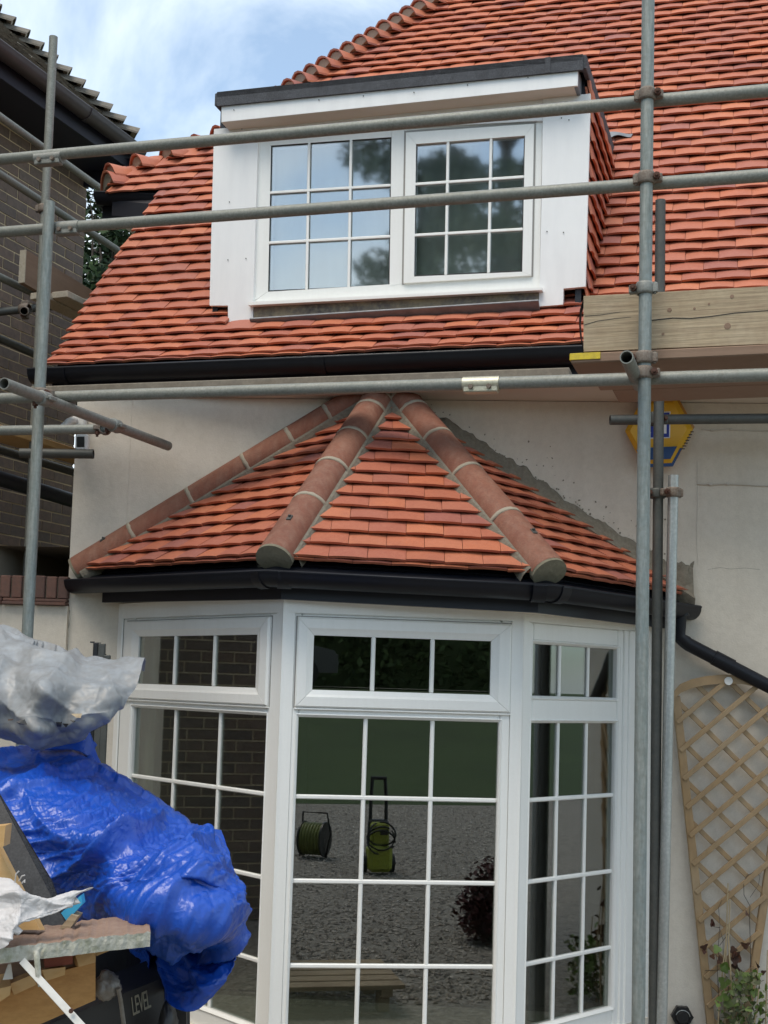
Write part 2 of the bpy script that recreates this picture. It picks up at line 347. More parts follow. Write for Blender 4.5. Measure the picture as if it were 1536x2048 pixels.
Mt['stone'] = mat('gravel_stone', (.3,.28,.25), .9, rnd=[(.27,.24,.205), (.46,.42,.37), (.16,.145,.13), (.36,.32,.27), (.58,.54,.48), (.31,.26,.21)])
Mt['grass'] = mat('lawn', (.045,.08,.02), .9, var=[(.5, .6, (.022,.038,.012)), (1.7, .5, (.05,.075,.022)), (40, .5, (.06,.09,.03))], bump=[(60, .8, .03)])
Mt['drive'] = mat('pale_path', (.30,.29,.24), .9)
Mt['hedge'] = mat('hedge_leaf', (.05,.085,.025), .8, rnd=[(.04,.075,.02), (.07,.11,.03), (.03,.05,.018)])
Mt['tree'] = mat('tree_leaf', (.08,.10,.05), .8, rnd=[(.07,.09,.04), (.11,.13,.06), (.05,.07,.035)])
Mt['purple'] = mat('purple_leaf', (.06,.012,.016), .7, rnd=[(.06,.012,.016), (.10,.02,.02), (.035,.01,.014)])
Mt['lime'] = mat('lime_plastic', (.30,.34,.03), .4)
Mt['hose'] = mat('green_hose', (.13,.15,.03), .5)
Mt['carpaint'] = mat('dark_car_paint', (.006,.009,.011), .2, spec=.7)
Mt['tyre'] = mat('tyre', (.01,.01,.01), .8)
Mt['alloy'] = mat('alloy', (.08,.08,.08), .5, .6)
Mt['rust'] = mat('rusty_bolt', (.10,.05,.035), .8, .4)
# ------------------------------------------------------------------ ground
def flat(name, pts, z, m, kind='structure'):
    mb = MB(); mb.add([V((x, y, z)) for x, y in pts], [tuple(range(len(pts)))])
    o = mb.build(name, m, rec=False); o['kind'] = kind; return o
ground = flat('ground', [(-900,-900), (900,-900), (900,900), (-900,900)], -0.02, Mt['grass'])
gravel = flat('gravel_yard', [(-14,-6.2), (14,-6.2), (14,8.5), (-14,8.5)], -0.008, Mt['gravel'])

# ------------------------------------------------------------------ planes of the house
YR, YW, YD = R(15), R(5), R(17)
eaveP, wallP = vplane(6.10, YR), vplane(6.35, YW)
EL, ER = eaveP.hit(97, 738), eaveP.hit(1100, 697)
e_r = (ER - EL).normalized(); back = V((math.sin(YR), math.cos(YR), 0)); outr = -back
wdir = V((math.cos(YW), -math.sin(YW), 0)); wout = V((-math.sin(YW), -math.cos(YW), 0))
corner = wallP.hit(150, 900)
house = thing('house', 'cream rendered house with orange clay tiled roof, dormer and bay window', 'house', V((0, 6.5, 0)))

# ---- plain clay tile, local axes: x across (0..1), y up the slope, z out of the roof
def tile_mesh(name, wdt, length, th, camber, m, lift):
    mb = MB(); n = 4; rows = []
    for (y, zz) in ((0, lift), (length*.5, lift*.42), (length, 0)):
        rows.append([V(((i/n), y, zz + camber*(1-(2*i/n-1)**2) + th)) for i in range(n+1)])
    mb.grid(rows, True)
    bot = [V(((i/n), 0, lift + camber*(1-(2*i/n-1)**2))) for i in range(n+1)]
    mb.grid([bot, rows[0]], False)                               # tail edge
    for k in (0, n):
        lo = [r_[k] - V((0, 0, th)) for r_ in rows]; mb.grid([[r_[k] for r_ in rows], lo], False)
    mb.add(bot + [r_ - V((0, 0, th)) for r_ in rows[1]], [(i, i+1, n+2+i, n+1+i) for i in range(n)], True)
    me = mb.mesh(name); me.materials.append(m); fix_normals(me); return me
TW = 0.165
tile_me = tile_mesh('clay_tile_mesh', TW, .19, .012, .0052, Mt['tile'], .037)
tile_me2 = tile_mesh('clay_tile_mesh_flat', TW, .19, .012, .0036, Mt['tile'], .037)
tile_old = tile_mesh('old_tile_mesh', TW, .19, .012, .004, Mt['oldtile'], .034)
def tile_mat(p, e, v, wdt, jit=1.0):
    """matrix of one tile whose tail's left corner is p"""
    n = e.cross(v).normalized()
    if n.z < -.2 or n.dot(CP - p) < 0 and abs(n.z) < .2: n = -n
    a = random.gauss(0, .006)*jit; ex = (e + v*a).normalized()
    vx = (v - ex*v.dot(ex) + n*random.gauss(0, .02)*jit).normalized(); nx = ex.cross(vx)
    if nx.dot(n) < 0: nx = -nx
    p = p + v*random.gauss(0, .0028)*jit + n*random.uniform(0, .0025)*jit
    return mat4(ex*(wdt - .0022), vx, nx, p)
def join_tiles(name, items, parent, m):
    """items: (mesh, matrix): joined into one 'stuff' part"""
    org = thing_origin(parent); vs, fs, sm = [], [], []
    for me, M in items:
        b = len(vs); vs += [tuple((M @ q.co) - org) for q in me.vertices]
        for pl in me.polygons: fs.append(tuple(b + i for i in pl.vertices)); sm.append(pl.use_smooth)
    me = bpy.data.meshes.new(name); me.from_pydata(vs, [], fs); me.polygons.foreach_set('use_smooth', sm); me.update(); me.materials.append(m)
    o = bpy.data.objects.new(name, me); COL.objects.link(o); o.parent = parent; o['kind'] = 'stuff'; return o

# ---- rows of the main roof (sprocketed: shallower at the eaves)
G = .094; NR = 50; prof = []; c = V((0, 0, 0))
def up_slope(deg):
    v = back*math.cos(R(deg)) + UP*math.sin(R(deg)); return (v - e_r*v.dot(e_r)).normalized()
for i in range(NR):
    v = up_slope(41 + 12.0*smooth01(i/9)); prof.append((EL + c, v)); c = c + v*G
def row_x(i, px_at):
    """s along row i where its picture column equals px_at(row)"""
    p, v = prof[i]; lo, hi = -2.0, 6.0
    for _ in range(40):
        md = (lo+hi)/2; x, y = proj(p + e_r*md)
        if x < px_at(y): lo = md
        else: hi = md
    return (lo+hi)/2
HIP = [(212, 420), (216, 392), (224, 366), (359, 322), (425, 300), (480, 266), (620, 170), (863, 22), (1000, -62), (1400, -310)]
def hip_x(y):
    for (x0, y0), (x1, y1) in zip(HIP, HIP[1:]):
        if y <= y0 and y >= y1: return x0 + (x1-x0)*(y0-y)/(y0-y1)
    return 1400
def verge_x(y): return 97 + (738-y)*(290-97)/(738-440)
def left_x(y): return hip_x(y) if y < 388 else verge_x(y)
def row_y_at(i, fn):
    s_ = row_x(i, fn); return proj(prof[i][0] + e_r*s_)[1], s_
rowmin = []
for i in range(NR):
    yv, sv = row_y_at(i, verge_x)
    if yv < 392: yv, sv = row_y_at(i, hip_x)
    rowmin.append((yv, sv))
# ---- dormer frame: front plane through the apron on the roof
def roof_hit(px, py):
    best = None
    for i in range(NR-1):
        pl = Pl(prof[i][0], e_r.cross(prof[i][1])); h = pl.hit(px, py); t = (h - prof[i][0]).dot(prof[i][1])
        if -.001 <= t <= G+.001: return h
    return best
dbase = roof_hit(790, 641); dn = V((math.sin(YD), math.cos(YD), 0)); dorP = Pl(dbase, dn); dx = V((math.cos(YD), -math.sin(YD), 0))
dx = (dorP.hit(1060, 553) - dorP.hit(530, 590)).normalized()      # the sill line runs with the roof
dL, dR = dorP.hit(419, 560), dorP.hit(1172, 520)
d_top = dorP.hit(800, 190)                                        # underside of the flat roof
sL, sR = (dL - EL).dot(e_r), (dR - EL).dot(e_r)
def intervals(i):
    p, v = prof[i]; s0 = rowmin[i][1]; s1 = 5.2
    pr = (p + e_r*((sL+sR)/2)); dep = (pr - dbase).dot(dn)
    if dep > -.075 and pr.z < d_top.z + .10: 
        sh = (dep/math.cos(YD-YR))*math.sin(YD-YR)
        near = .118 if dep < .13 else 0
        return [(s0, sL + .02 + sh + near), (sR - .02 + sh - near, s1)]
    return [(s0, s1)]
main_roof = sub('main_roof', house)
tiles = []
for i in range(NR):
    p, v = prof[i]; off = (TW/2 if i % 2 else 0) + random.uniform(-.012, .012)
    for (a, b) in intervals(i):
        if b - a < .02: continue
        k = math.floor((a - off)/TW)
        while off + k*TW < b:
            x0, x1 = max(a, off + k*TW), min(b, off + (k+1)*TW); k += 1
            if x1 - x0 < .02: continue
            q = p + e_r*x0; tiles.append((tile_me, tile_mat(q, e_r, v, x1-x0), q, x1-x0))
# double course at the eaves
for k in range(34):
    q = EL + e_r*(k*TW - .04) - prof[0][1]*.012 + outr*.004; 
    if k*TW - .04 > rowmin[0][1]-.05: tiles.append((tile_me, tile_mat(q - UP*.014, e_r, prof[0][1], TW), q, .0))
def size_in_view(q):
    x, y = proj(q)
    if x < -30 or x > 1560 or y < -20 or y > 780: return 0
    if 436 < x < 1150 and 225 < y < 600: return 0
    if x > 1180 and y > 585: return 0
    d = (q - CP).length; tt = (y - 0)/738
    return (1/d)*(1 + .5*tt)
order = sorted(range(len(tiles)), key=lambda j: -size_in_view(tiles[j][2]) if tiles[j][3] > 0 else 0)
keep = set(order[:300])
for j in sorted(keep): inst('tile', tiles[j][0], tiles[j][1], main_roof)
join_tiles('tile_field', [tiles[j][:2] for j in range(len(tiles)) if j not in keep], main_roof, Mt['tile'])
# deck under the tiles
mb = MB(); rows = []
for i in range(0, NR):
    p, v = prof[i]; n = e_r.cross(v); n = n if n.z > 0 else -n
    rows.append([p + e_r*(max(rowmin[i][1], rowmin[i][1]) + .03) - n*.012, p + e_r*5.2 - n*.012])
mb.grid(rows, False)
mb.grid([[r_[0] - back*.0 - UP*.10 for r_ in rows], [r_[0] for r_ in rows]], False)
mb.build('roof_deck', Mt['fascia'], main_roof, rec=False)
# hip-end slope behind the bonnets (falls away to the left)
hipi = [i for i in range(NR) if rowmin[i][0] < 392]
mb = MB(); mb.grid([[prof[i][0] + e_r*rowmin[i][1] for i in hipi], [prof[i][0] + e_r*rowmin[i][1] + (-e_r*.12 + back*.5 - UP*.12)*(.25+.75*(k/len(hipi))) for k, i in enumerate(hipi)]], False)
mb.build('hip_slope', Mt['tile'], main_roof, rec=False)
# bonnet hip tiles
def bonnet(axis, mname, mm, r0_=.125, r1_=.05, ln=.21, arc=R(62), lift=.02):
    """saddle tile: tail at origin, local x = along hip upwards, z up"""
    mb = MB(); rows = []; n = 8
    for (x, rr, dz) in ((0, r0_, lift), (ln*.5, (r0_+r1_)*.52, lift*.3), (ln, r1_, 0)):
        rows.append([V((x, math.sin(a)*rr*1.15, math.cos(a)*rr - rr*.62 + dz - abs(a)*.012)) for a in [(-arc + 2*arc*i/n) for i in range(n+1)]])
    mb.grid(rows, True); lo = [[q - V((0, 0, .014)) for q in r_] for r_ in rows]
    mb.grid([lo[0], rows[0]], False); mb.grid(lo, True)
    for k in (0, n): mb.grid([[r_[k] for r_ in rows], [r_[k] for r_ in lo]], False)
    me = mb.mesh(mname); me.materials.append(mm); fix_normals(me)
    mb = MB(); base = [V((.012, -math.sin(arc)*r0_*1.1, -.085)), V((.012, math.sin(arc)*r0_*1.1, -.085))]
    poly = [q*.95 + V((.012, 0, -.006)) for q in lo[0][1:-1]]
    mb.prism(poly, (.03, 0, -.012)); me2 = mb.mesh(mname + '_mortar'); me2.materials.append(Mt['mortar_pale']); fix_normals(me2)
    return me, me2
bon, bonm = bonnet(None, 'bonnet_mesh', Mt['tile'], r0_=.15, r1_=.055, ln=.24, arc=R(72), lift=.025)
for k, i in enumerate(hipi[:-1]):
    A = prof[i][0] + e_r*rowmin[i][1]; B = prof[min(i+1, NR-1)][0] + e_r*rowmin[min(i+1, NR-1)][1]
    x = (B - A) if k else (prof[hipi[2]][0] + e_r*rowmin[hipi[2]][1] - prof[hipi[1]][0] - e_r*rowmin[hipi[1]][1]); x = (x/ max(x.length, 1e-6) + e_r*.25).normalized()
    x = (back*.60 + e_r*.70 + UP*.26).normalized()
    sd_ = UP.cross(x).normalized(); z = x.cross(sd_)
    M = mat4(x, sd_, z, A - e_r*.03 + UP*.055)
    if proj(A)[1] < -60: continue
    b_ = inst('bonnet_tile', bon, M, main_roof); inst('mortar_fill', bonm, M, main_roof)

# ---- half-hip eaves box on the left, with its short gutter
eb = sub('hip_eaves', house)
hpl = vplane(0, YR)
hrow = next(i for i in range(NR) if rowmin[i][0] < 392)
gz = Pl(prof[hrow][0] - prof[hrow][1]*.02, back)
g0, g1 = gz.hit(196, 392), gz.hit(352, 398)
gd = (g1 - g0).normalized()
def gutter(name, pts, sides, parent, m=Mt['black'], r=.056, th=.006, brackets=None, dz=0):
    n = 12; prf = [(math.cos(math.pi + math.pi*i/n)*r, math.sin(math.pi + math.pi*i/n)*r) for i in range(n+1)]
    prf = [(-r - .004, .006)] + prf + [(r + .004, .006)]
    inn = [(a*(1 - th/r), max(b*(1 - th/r), b + th) if abs(b) > .001 else b) for a, b in reversed(prf)]
    prf = prf + [(a, b + (.0015 if k in (0, len(inn)-1) else 0)) for k, (a, b) in enumerate(inn)]
    mb = MB(); mb.sweep(prf, pts, sides); o = mb.build(name, m, parent)
    for q, sd_, ln_ in (brackets or []):
        bp = [(a*1.10, b*1.10 - .001) for a, b in prf[:n+3]]; bp2 = [(a*1.02, b*1.02) for a, b in reversed(prf[:n+3])]
        bb = MB(); bb.sweep(bp + bp2, [q - ln_*.03, q + ln_*.03], [sd_, sd_]); bb.build('gutter_union', m, o)
    return o
gutter('gutter', [g0, g1], [outr, outr], eb, r=.062)
mb = MB(); mb.box((g0+g1)/2 + back*.075 - UP*.055 - gd*.02, (gd, back, UP), ((g1-g0).length/2 - .02, .012, .085), .003); mb.build('fascia_board', Mt['fascia'], eb)
ge = g0 + gd*.02
mb = MB(); mb.prism([ge - UP*.02 - gd*.0, ge - UP*.06 - gd*.03 + outr*.02, ge - UP*.02 + back*.9 - gd*.1, ge + UP*.06 + back*.9 - gd*.1], gd*.02); mb.build('side_fascia', Mt['fascia'], eb)
mb = MB(); mb.add([g0 - UP*.135 + back*.09 + gd*.12, g1 - UP*.135 + back*.09, g1 - UP*.135 + back*1.2, g0 - UP*.135 + back*1.2 + gd*.12], [(0,1,2,3)]); mb.prism([g0 - UP*.137 + back*.09 + gd*.12, g1 - UP*.137 + back*.09, g1 - UP*.137 + back*1.2, g0 - UP*.137 + back*1.2 + gd*.12], -UP*.012)
mb.v = mb.v[4:]; mb.f = [tuple(i-4 for i in f) for f in mb.f[1:]]; mb.sm = mb.sm[1:]
mb.build('soffit_board', Mt['board'], eb)

# ---- main eaves: gutter, fascia, soffit
rl = 5.2
ge0, ge1 = EL - e_r*.07, EL + e_r*rl
goff = outr*.035 - UP*.028
gutter('gutter', [ge0 + goff, ge1 + goff], [outr, outr], house, r=.062,
       brackets=[(EL + e_r*t + goff, outr, e_r) for t in (.12, 1.55)])
mb = MB(); mb.box((EL + ge1)/2 + back*.05 - UP*.085, (e_r, back, e_r.cross(back)), ((ge1-EL).length/2, .011, .085), .003); mb.build('fascia_board', Mt['fascia'], house)
zs = EL.z - .165
def at_z(p, z): return V((p.x, p.y, z))
wl, wr = corner - wdir*.01, wallP.hit(1900, 800)
mb = MB(); sp = [at_z(EL + back*.06, zs), at_z(ge1 + back*.06, zs), at_z(wr, zs) - wout*.1, at_z(wl, zs) - wout*.1]
mb.prism(sp, UP*.012); mb.build('soffit_board', Mt['soffitw'], house)

# ---- walls
def quad_wall(mb, a, b, z0, z1, th): mb.prism([at_z(a, z0), at_z(b, z0), at_z(b, z1), at_z(a, z1)], -wout*th)
P0, P3 = wallP.hit(236, 1300), wallP.hit(1303, 1300)
P0, P3 = at_z(P0, 0), at_z(P3, 0)
P1, P2 = at_z(U(566, 1300, 5.44), 0), at_z(U(1044, 1300, 5.55), 0)
WT = zs - .003
mb = MB(); quad_wall(mb, corner, P0 + wdir*.014, -.01, WT, .24); mb.build('front_wall', Mt['plaster'], house)
mb = MB(); quad_wall(mb, P3 - wdir*.014, wr, -.01, WT, .24); mb.build('front_wall', Mt['plaster'], house)
mb = MB(); quad_wall(mb, P0 + wdir*.015, P3 - wdir*.015, 2.02, WT, .24); mb.build('front_wall', Mt['plaster'], house)
bk = V((math.sin(YR), math.cos(YR), 0))
cb = corner - wout*.24
mb = MB(); mb.prism([at_z(cb, -.01), at_z(cb + bk*4, -.01), at_z(cb + bk*4, WT), at_z(cb, WT)], wdir*.24); mb.build('side_wall', Mt['plaster'], house)
mb = MB()                                                        # the gable above, up to the half hip
gp = [prof[i][0] + e_r*(rowmin[i][1] + .10) - UP*.09 + back*.12 for i in range(0, hrow)]
gp += [gp[-1] + back*3.2, at_z(gp[0] + back*4.0, gp[0].z)]
mb.prism(gp, e_r*.2); mb.build('gable_wall', Mt['plaster'], house)
# hairline crack and right-hand joint in the render
mb = MB(); pts = [wallP.hit(x, y) + wout*.001 for x, y in ((1394, 920), (1395, 1000), (1393, 1080), (1396, 1130))]
mb.path(pts, .0009, 5); mb.build('render_joint', Mt['cable'], house)
mb = MB(); pts = [wallP.hit(x, y) + wout*.0005 for x, y in ((1416, 1139), (1440, 1135), (1462, 1138), (1490, 1136), (1520, 1139))]
mb.path(pts, .0007, 5); mb.build('render_crack', Mt['mortar'], house)

# ---- rooms behind the glass
room = sub('ground_floor_room', house)
mb = MB()
a, b, d = P0 - wout*.25, P3 - wout*.25, bk*3.2
for poly in ([at_z(a - wdir*.8, 0), at_z(b + wdir*.8, 0), at_z(b + wdir*.8, 0) + d, at_z(a - wdir*.8, 0) + d],
             [at_z(a - wdir*.8, 2.3), at_z(b + wdir*.8, 2.3), at_z(b + wdir*.8, 2.3) + d, at_z(a - wdir*.8, 2.3) + d],
             [at_z(a - wdir*.8, 0) + d, at_z(b + wdir*.8, 0) + d, at_z(b + wdir*.8, 2.3) + d, at_z(a - wdir*.8, 2.3) + d],
             [at_z(a - wdir*.8, 0), at_z(a - wdir*.8, 0) + d, at_z(a - wdir*.8, 2.3) + d, at_z(a - wdir*.8, 2.3)],
             [at_z(b + wdir*.8, 0), at_z(b + wdir*.8, 0) + d, at_z(b + wdir*.8, 2.3) + d, at_z(b + wdir*.8, 2.3)]):
    mb.add(poly, [(0,1,2,3)])
mb.build('room_shell', Mt['interior'], room, rec=False)
mb = MB(); mb.add([P0 - wout*.2, P1 - wout*.2, P2 - wout*.2, P3 - wout*.2], [(0,1,2,3)]); mb.add([at_z(p, 2.0) for p in (P0, P1, P2, P3)], [(0,1,2,3)])
mb.v = [p + UP*.004 if p.z < 1 else p for p in mb.v]; mb.build('bay_floor_and_ceiling', Mt['interior'], room, rec=False)

# ------------------------------------------------------------------ bay window
bay = sub('bay_window', house)
ZT, ZB = 1.985, .03
def panel(Pa, Pb, vent, xs, vsash):
    """one face of the bay; xs: picture columns of lower glass l/r and upper glass l/r at the eye line"""
    u = (Pb - Pa); W = u.length; u.normalize(); nrm = V((u.y, -u.x, 0))
    if nrm.y > 0: nrm = -nrm
    pl = Pl(Pa, nrm)
    def uu(x, y=1400): return (pl.hit(x, y) - Pa).dot(u)
    lo0, lo1 = uu(xs[0], 1450), uu(xs[1], 1450); up0, up1 = uu(xs[2], 1330), uu(xs[3], 1330)
    zt, zb = 1.905, ZB                                       # frame top / bottom
    gl_t, gl_b = 1.457, ZB + .09                             # lower glass
    vg_t, vg_b = 1.812, 1.575                                # upper glass
    def pt(a, z, d=0): return Pa + u*a + UP*z + nrm*d
    def hbar(a0, a1, z0, z1, d0, d1, nm='frame_rail', m=Mt['upvc'], ch=.006):
        mb = MB(); mb.box(pt((a0+a1)/2, (z0+z1)/2, (d0+d1)/2), (u, nrm, UP), ((a1-a0)/2, (d1-d0)/2, (z1-z0)/2), ch); return mb.build(nm, m, bay)
    e0, e1 = .045, W - .045
    # outer frame
    hbar(e0, lo0, zb, zt, -.06, .0, 'frame_stile'); hbar(lo1, e1, zb, zt, -.06, .0, 'frame_stile')
    hbar(lo0+.001, lo1-.001, vg_t + (.055 if vent else .012), zt, -.06, -.002)
    hbar(lo0+.001, lo1-.001, gl_t, vg_b - (.045 if vent else .012), -.06, -.002, 'transom')
    hbar(lo0+.001, lo1-.001, zb, gl_b, -.06, -.002)
    def ring(o, i, prf, names):
        """mitred four-sided frame: o/i = (u0, u1, z0, z1) outer and inner, prf = [(0 outer .. 1 inner, depth)]"""
        O = [(o[0], o[2]), (o[1], o[2]), (o[1], o[3]), (o[0], o[3])]; I = [(i[0], i[2]), (i[1], i[2]), (i[1], i[3]), (i[0], i[3])]
        for k in range(4):
            j = (k+1) % 4; rows_ = []
            for (t, dd_) in prf:
                a_ = (O[k][0] + (I[k][0]-O[k][0])*t, O[k][1] + (I[k][1]-O[k][1])*t); b_ = (O[j][0] + (I[j][0]-O[j][0])*t, O[j][1] + (I[j][1]-O[j][1])*t)
                s_ = .0007; du, dz_ = b_[0]-a_[0], b_[1]-a_[1]; ll = math.hypot(du, dz_); du, dz_ = du/ll*s_, dz_/ll*s_
                rows_.append([pt(a_[0]+du, a_[1]+dz_, dd_), pt(b_[0]-du, b_[1]-dz_, dd_)])
            mb = MB(); mb.grid(rows_, False); mb.grid([rows_[0], rows_[-1]], False)
            for q_ in (0, 1): mb.add([r_[q_] for r_ in rows_], [tuple(range(len(rows_)))])
            mb.build(names[k % 2], Mt['upvc'], bay)
    # inner beads
    def bead(a0, a1, z0, z1, d=.0, wd=.011):
        for (x0, x1, y0, y1) in ((a0, a0+wd, z0, z1), (a1-wd, a1, z0, z1)): hbar(x0, x1, y0, y1, -.035, d-.009, 'glazing_bead', ch=.005)
        for (x0, x1, y0, y1) in ((a0+wd, a1-wd, z0, z0+wd), (a0+wd, a1-wd, z1-wd, z1)): hbar(x0, x1, y0, y1, -.035, d-.009, 'glazing_bead', ch=.005)
    ring((lo0-.014, lo1+.014, gl_b-.014, gl_t+.014), (lo0+.002, lo1-.002, gl_b+.002, gl_t-.002), [(0, -.02), (0, .001), (.25, .003), (.55, -.002), (1, -.012), (1, -.03)], ('glazing_bead', 'glazing_bead'))
    for x_ in (e0, e1): hbar(x_-.0022, x_+.0022, zb, zt, -.03, .0012, 'frame_shadow_line', Mt['shadowline'], ch=0)  # grey strip drawn as the shadow line between frame and post
    if vent:
        s0, s1, t0, t1 = uu(vsash[0], 1330), uu(vsash[1], 1330), vg_b - .077, vg_t + .078
        ring((s0, s1, t0, t1), (up0, up1, vg_b, vg_t), [(0, -.04), (0, .010), (.09, .018), (.60, .018), (.74, .012), (1, .004), (1, -.03)], ('sash_rail', 'sash_stile'))
        for (x0, x1, y0, y1) in ((s0-.006, s0+.01, t0-.004, t1+.005), (s1-.01, s1+.006, t0-.004, t1+.005), (s0+.011, s1-.011, t1-.01, t1+.005)):
            hbar(x0, x1, y0, y1, -.03, .0015, 'sash_gasket', Mt['shadowline'], ch=0)
        hbar(s0-.002, s1+.002, t0-.010, t0-.002, -.01, .012, 'drip_rail', ch=.003)
    else:
        ring((up0-.014, up1+.014, vg_b-.014, vg_t+.014), (up0+.002, up1-.002, vg_b+.002, vg_t-.002), [(0, -.02), (0, .001), (.25, .003), (.55, -.002), (1, -.012), (1, -.03)], ('glazing_bead', 'glazing_bead'))
        hbar(lo1+.040, e1-.003, zb, zt, -.05, .010, 'frame_stile', ch=.004); hbar(lo1+.070, e1-.006, zb, zt, -.04, .018, 'frame_stile', ch=.004)
        hbar(lo0+.001, up0, vg_b-.012, vg_t+.012, -.06, -.003, 'frame_stile') if up0 - lo0 > .004 else None
    dv = .012 if vent else -.012
    def pane(a0, a1, z0, z1, d):
        mb = MB(); mb.box(pt((a0+a1)/2, (z0+z1)/2, d), (u, nrm, UP), ((a1-a0)/2, .002, (z1-z0)/2)); mb.build('pane', Mt['glass'], bay)
    # three columns, glazing bars
    def lights(a0, a1, zs_, d):
        ca = [a0 + (a1-a0)*k/3 for k in range(4)]
        for k in range(3):
            for j in range(len(zs_)-1): pane(ca[k] + .001, ca[k+1] - .001, zs_[j+1] + .001, zs_[j] - .001, d - .012)
        for k in (1, 2): hbar(ca[k]-.0095, ca[k]+.0095, zs_[-1], zs_[0], d-.022, d, 'glazing_bar', ch=.006)
        for z in zs_[1:-1]: hbar(a0, a1, z-.0095, z+.0095, d-.021, d+.0015, 'glazing_bar', ch=.006)
    lights(up0, up1, [vg_t, vg_b], dv - .006)
    lights(lo0, lo1, [gl_t, 1.112, .752, .394, gl_b], -.016)
    hbar(0.02, W-.02, zt, ZT, -.05, .006, 'head_board', ch=.003)
    return u, nrm
pL = panel(P0, P1, True, (262, 531, 277, 514), (252, 541))
pC = panel(P1, P2, True, (596, 999, 626, 981), (592, 1021))
pR = panel(P2, P3, False, (1064, 1234, 1067, 1238), None)
for q, (na, nb) in ((P1, (pL[1], pC[1])), (P2, (pC[1], pR[1]))):
    mb = MB(); ua, ub = V((-na.y, na.x, 0)), V((-nb.y, nb.x, 0))
    if ua.x < 0: ua = -ua
    if ub.x < 0: ub = -ub
    mid = (na + nb).normalized()
    poly = [q - ua*.048 + na*.004, q - ua*.010 + na*.006, q + mid*.010, q + ub*.010 + nb*.006, q + ub*.048 + nb*.004, q + ub*.04 - nb*.06, q - mid*.09, q - ua*.04 - na*.06]
    mb.prism([at_z(p, ZB) for p in poly], UP*(ZT - ZB)); mb.build('corner_post', Mt['upvc'], bay)
for q, (u_, n_), s_ in ((P0, pL, 1), (P3, pR, -1)):
    mb = MB(); mb.box(q + u_*s_*.022 + UP*(ZB+ZT)/2 - n_*.028, (u_, n_, UP), (.024, .036, (ZT-ZB)/2), .005); mb.build('end_post', Mt['upvc'], bay)
mb = MB(); mb.prism([at_z(p, -.01) + (nn*.02) for p, nn in ((P0, pL[1]), (P1, (pL[1]+pC[1]).normalized()), (P2, (pC[1]+pR[1]).normalized()), (P3, pR[1]))], UP*.045); mb.build('plinth', Mt['plaster'], bay)
# a curtain pulled to the side behind the left and right faces
for (q, u_, n_, s_) in ((P0, pL[0], pL[1], 1), (P3, pR[0], pR[1], -1)):
    mb = MB(); rows = []
    for z in (.05, 1.95): rows.append([q + u_*s_*(.10 + .10*t/24) - n_*(.10 + .02*math.sin(t*1.9)) + UP*z for t in range(25)])
    mb.grid(rows, True); cu = mb.build('curtain', Mt['curtain'], room, rec=False)

# ------------------------------------------------------------------ bay roof
bayr = sub('bay_roof', house)
APX = wallP.hit(772, 800) + wout*.02
A0, A1, A2, A3 = wallP.hit(172, 1146) + wout*.03, U(552, 1124, 5.33), U(1092, 1152, 5.33), wallP.hit(1368, 1196) + wout*.01
faces = [(A0, A1), (A1, A2), (A2, A3)]
GB = .0945
for fi, (a, b) in enumerate(faces):
    e_ = (b - a).normalized(); nn = (b - a).cross(APX - a).normalized()
    if nn.z < 0: nn = -nn
    v_ = nn.cross(e_); v_ = v_ if v_.z > 0 else -v_
    H_ = (APX - a).dot(v_); sA = (APX - a).dot(e_); W_ = (b - a).length
    i = 0
    while i*GB < H_ - .04:
        l = i*GB; lo_ = sA*(l/H_); hi_ = W_ + (sA - W_)*(l/H_)
        if fi == 0: lo_ += .05
        if fi == 2: hi_ -= .02
        off = (TW/2 if i % 2 else 0) + (.03, .055, .02)[fi] + random.uniform(-.006, .006); k = math.floor((lo_-off)/TW)
        while off + k*TW < hi_:
            x0, x1 = max(lo_, off + k*TW), min(hi_, off + (k+1)*TW); k += 1
            if x1 - x0 < .025: continue
            inst('tile', tile_me2 if fi == 1 else tile_me, tile_mat(a + e_*x0 + v_*l, e_, v_, x1-x0, .8), bayr)
        i += 1
    x0 = 0
    under = []
    k = 0
    while k*TW < W_ - .02:
        under.append((tile_me2, tile_mat(a + e_*(k*TW) - v_*.012 - nn*.016, e_, v_, min(TW, W_-k*TW), .5))); k += 1
    for me, M in under: inst('under_tile', me, M, bayr)
    mb = MB(); mb.prism([a + v_*.02 - nn*.02, b + v_*.02 - nn*.02, APX - nn*.02], -nn*.02); mb.build('roof_deck', Mt['fascia'], bayr)
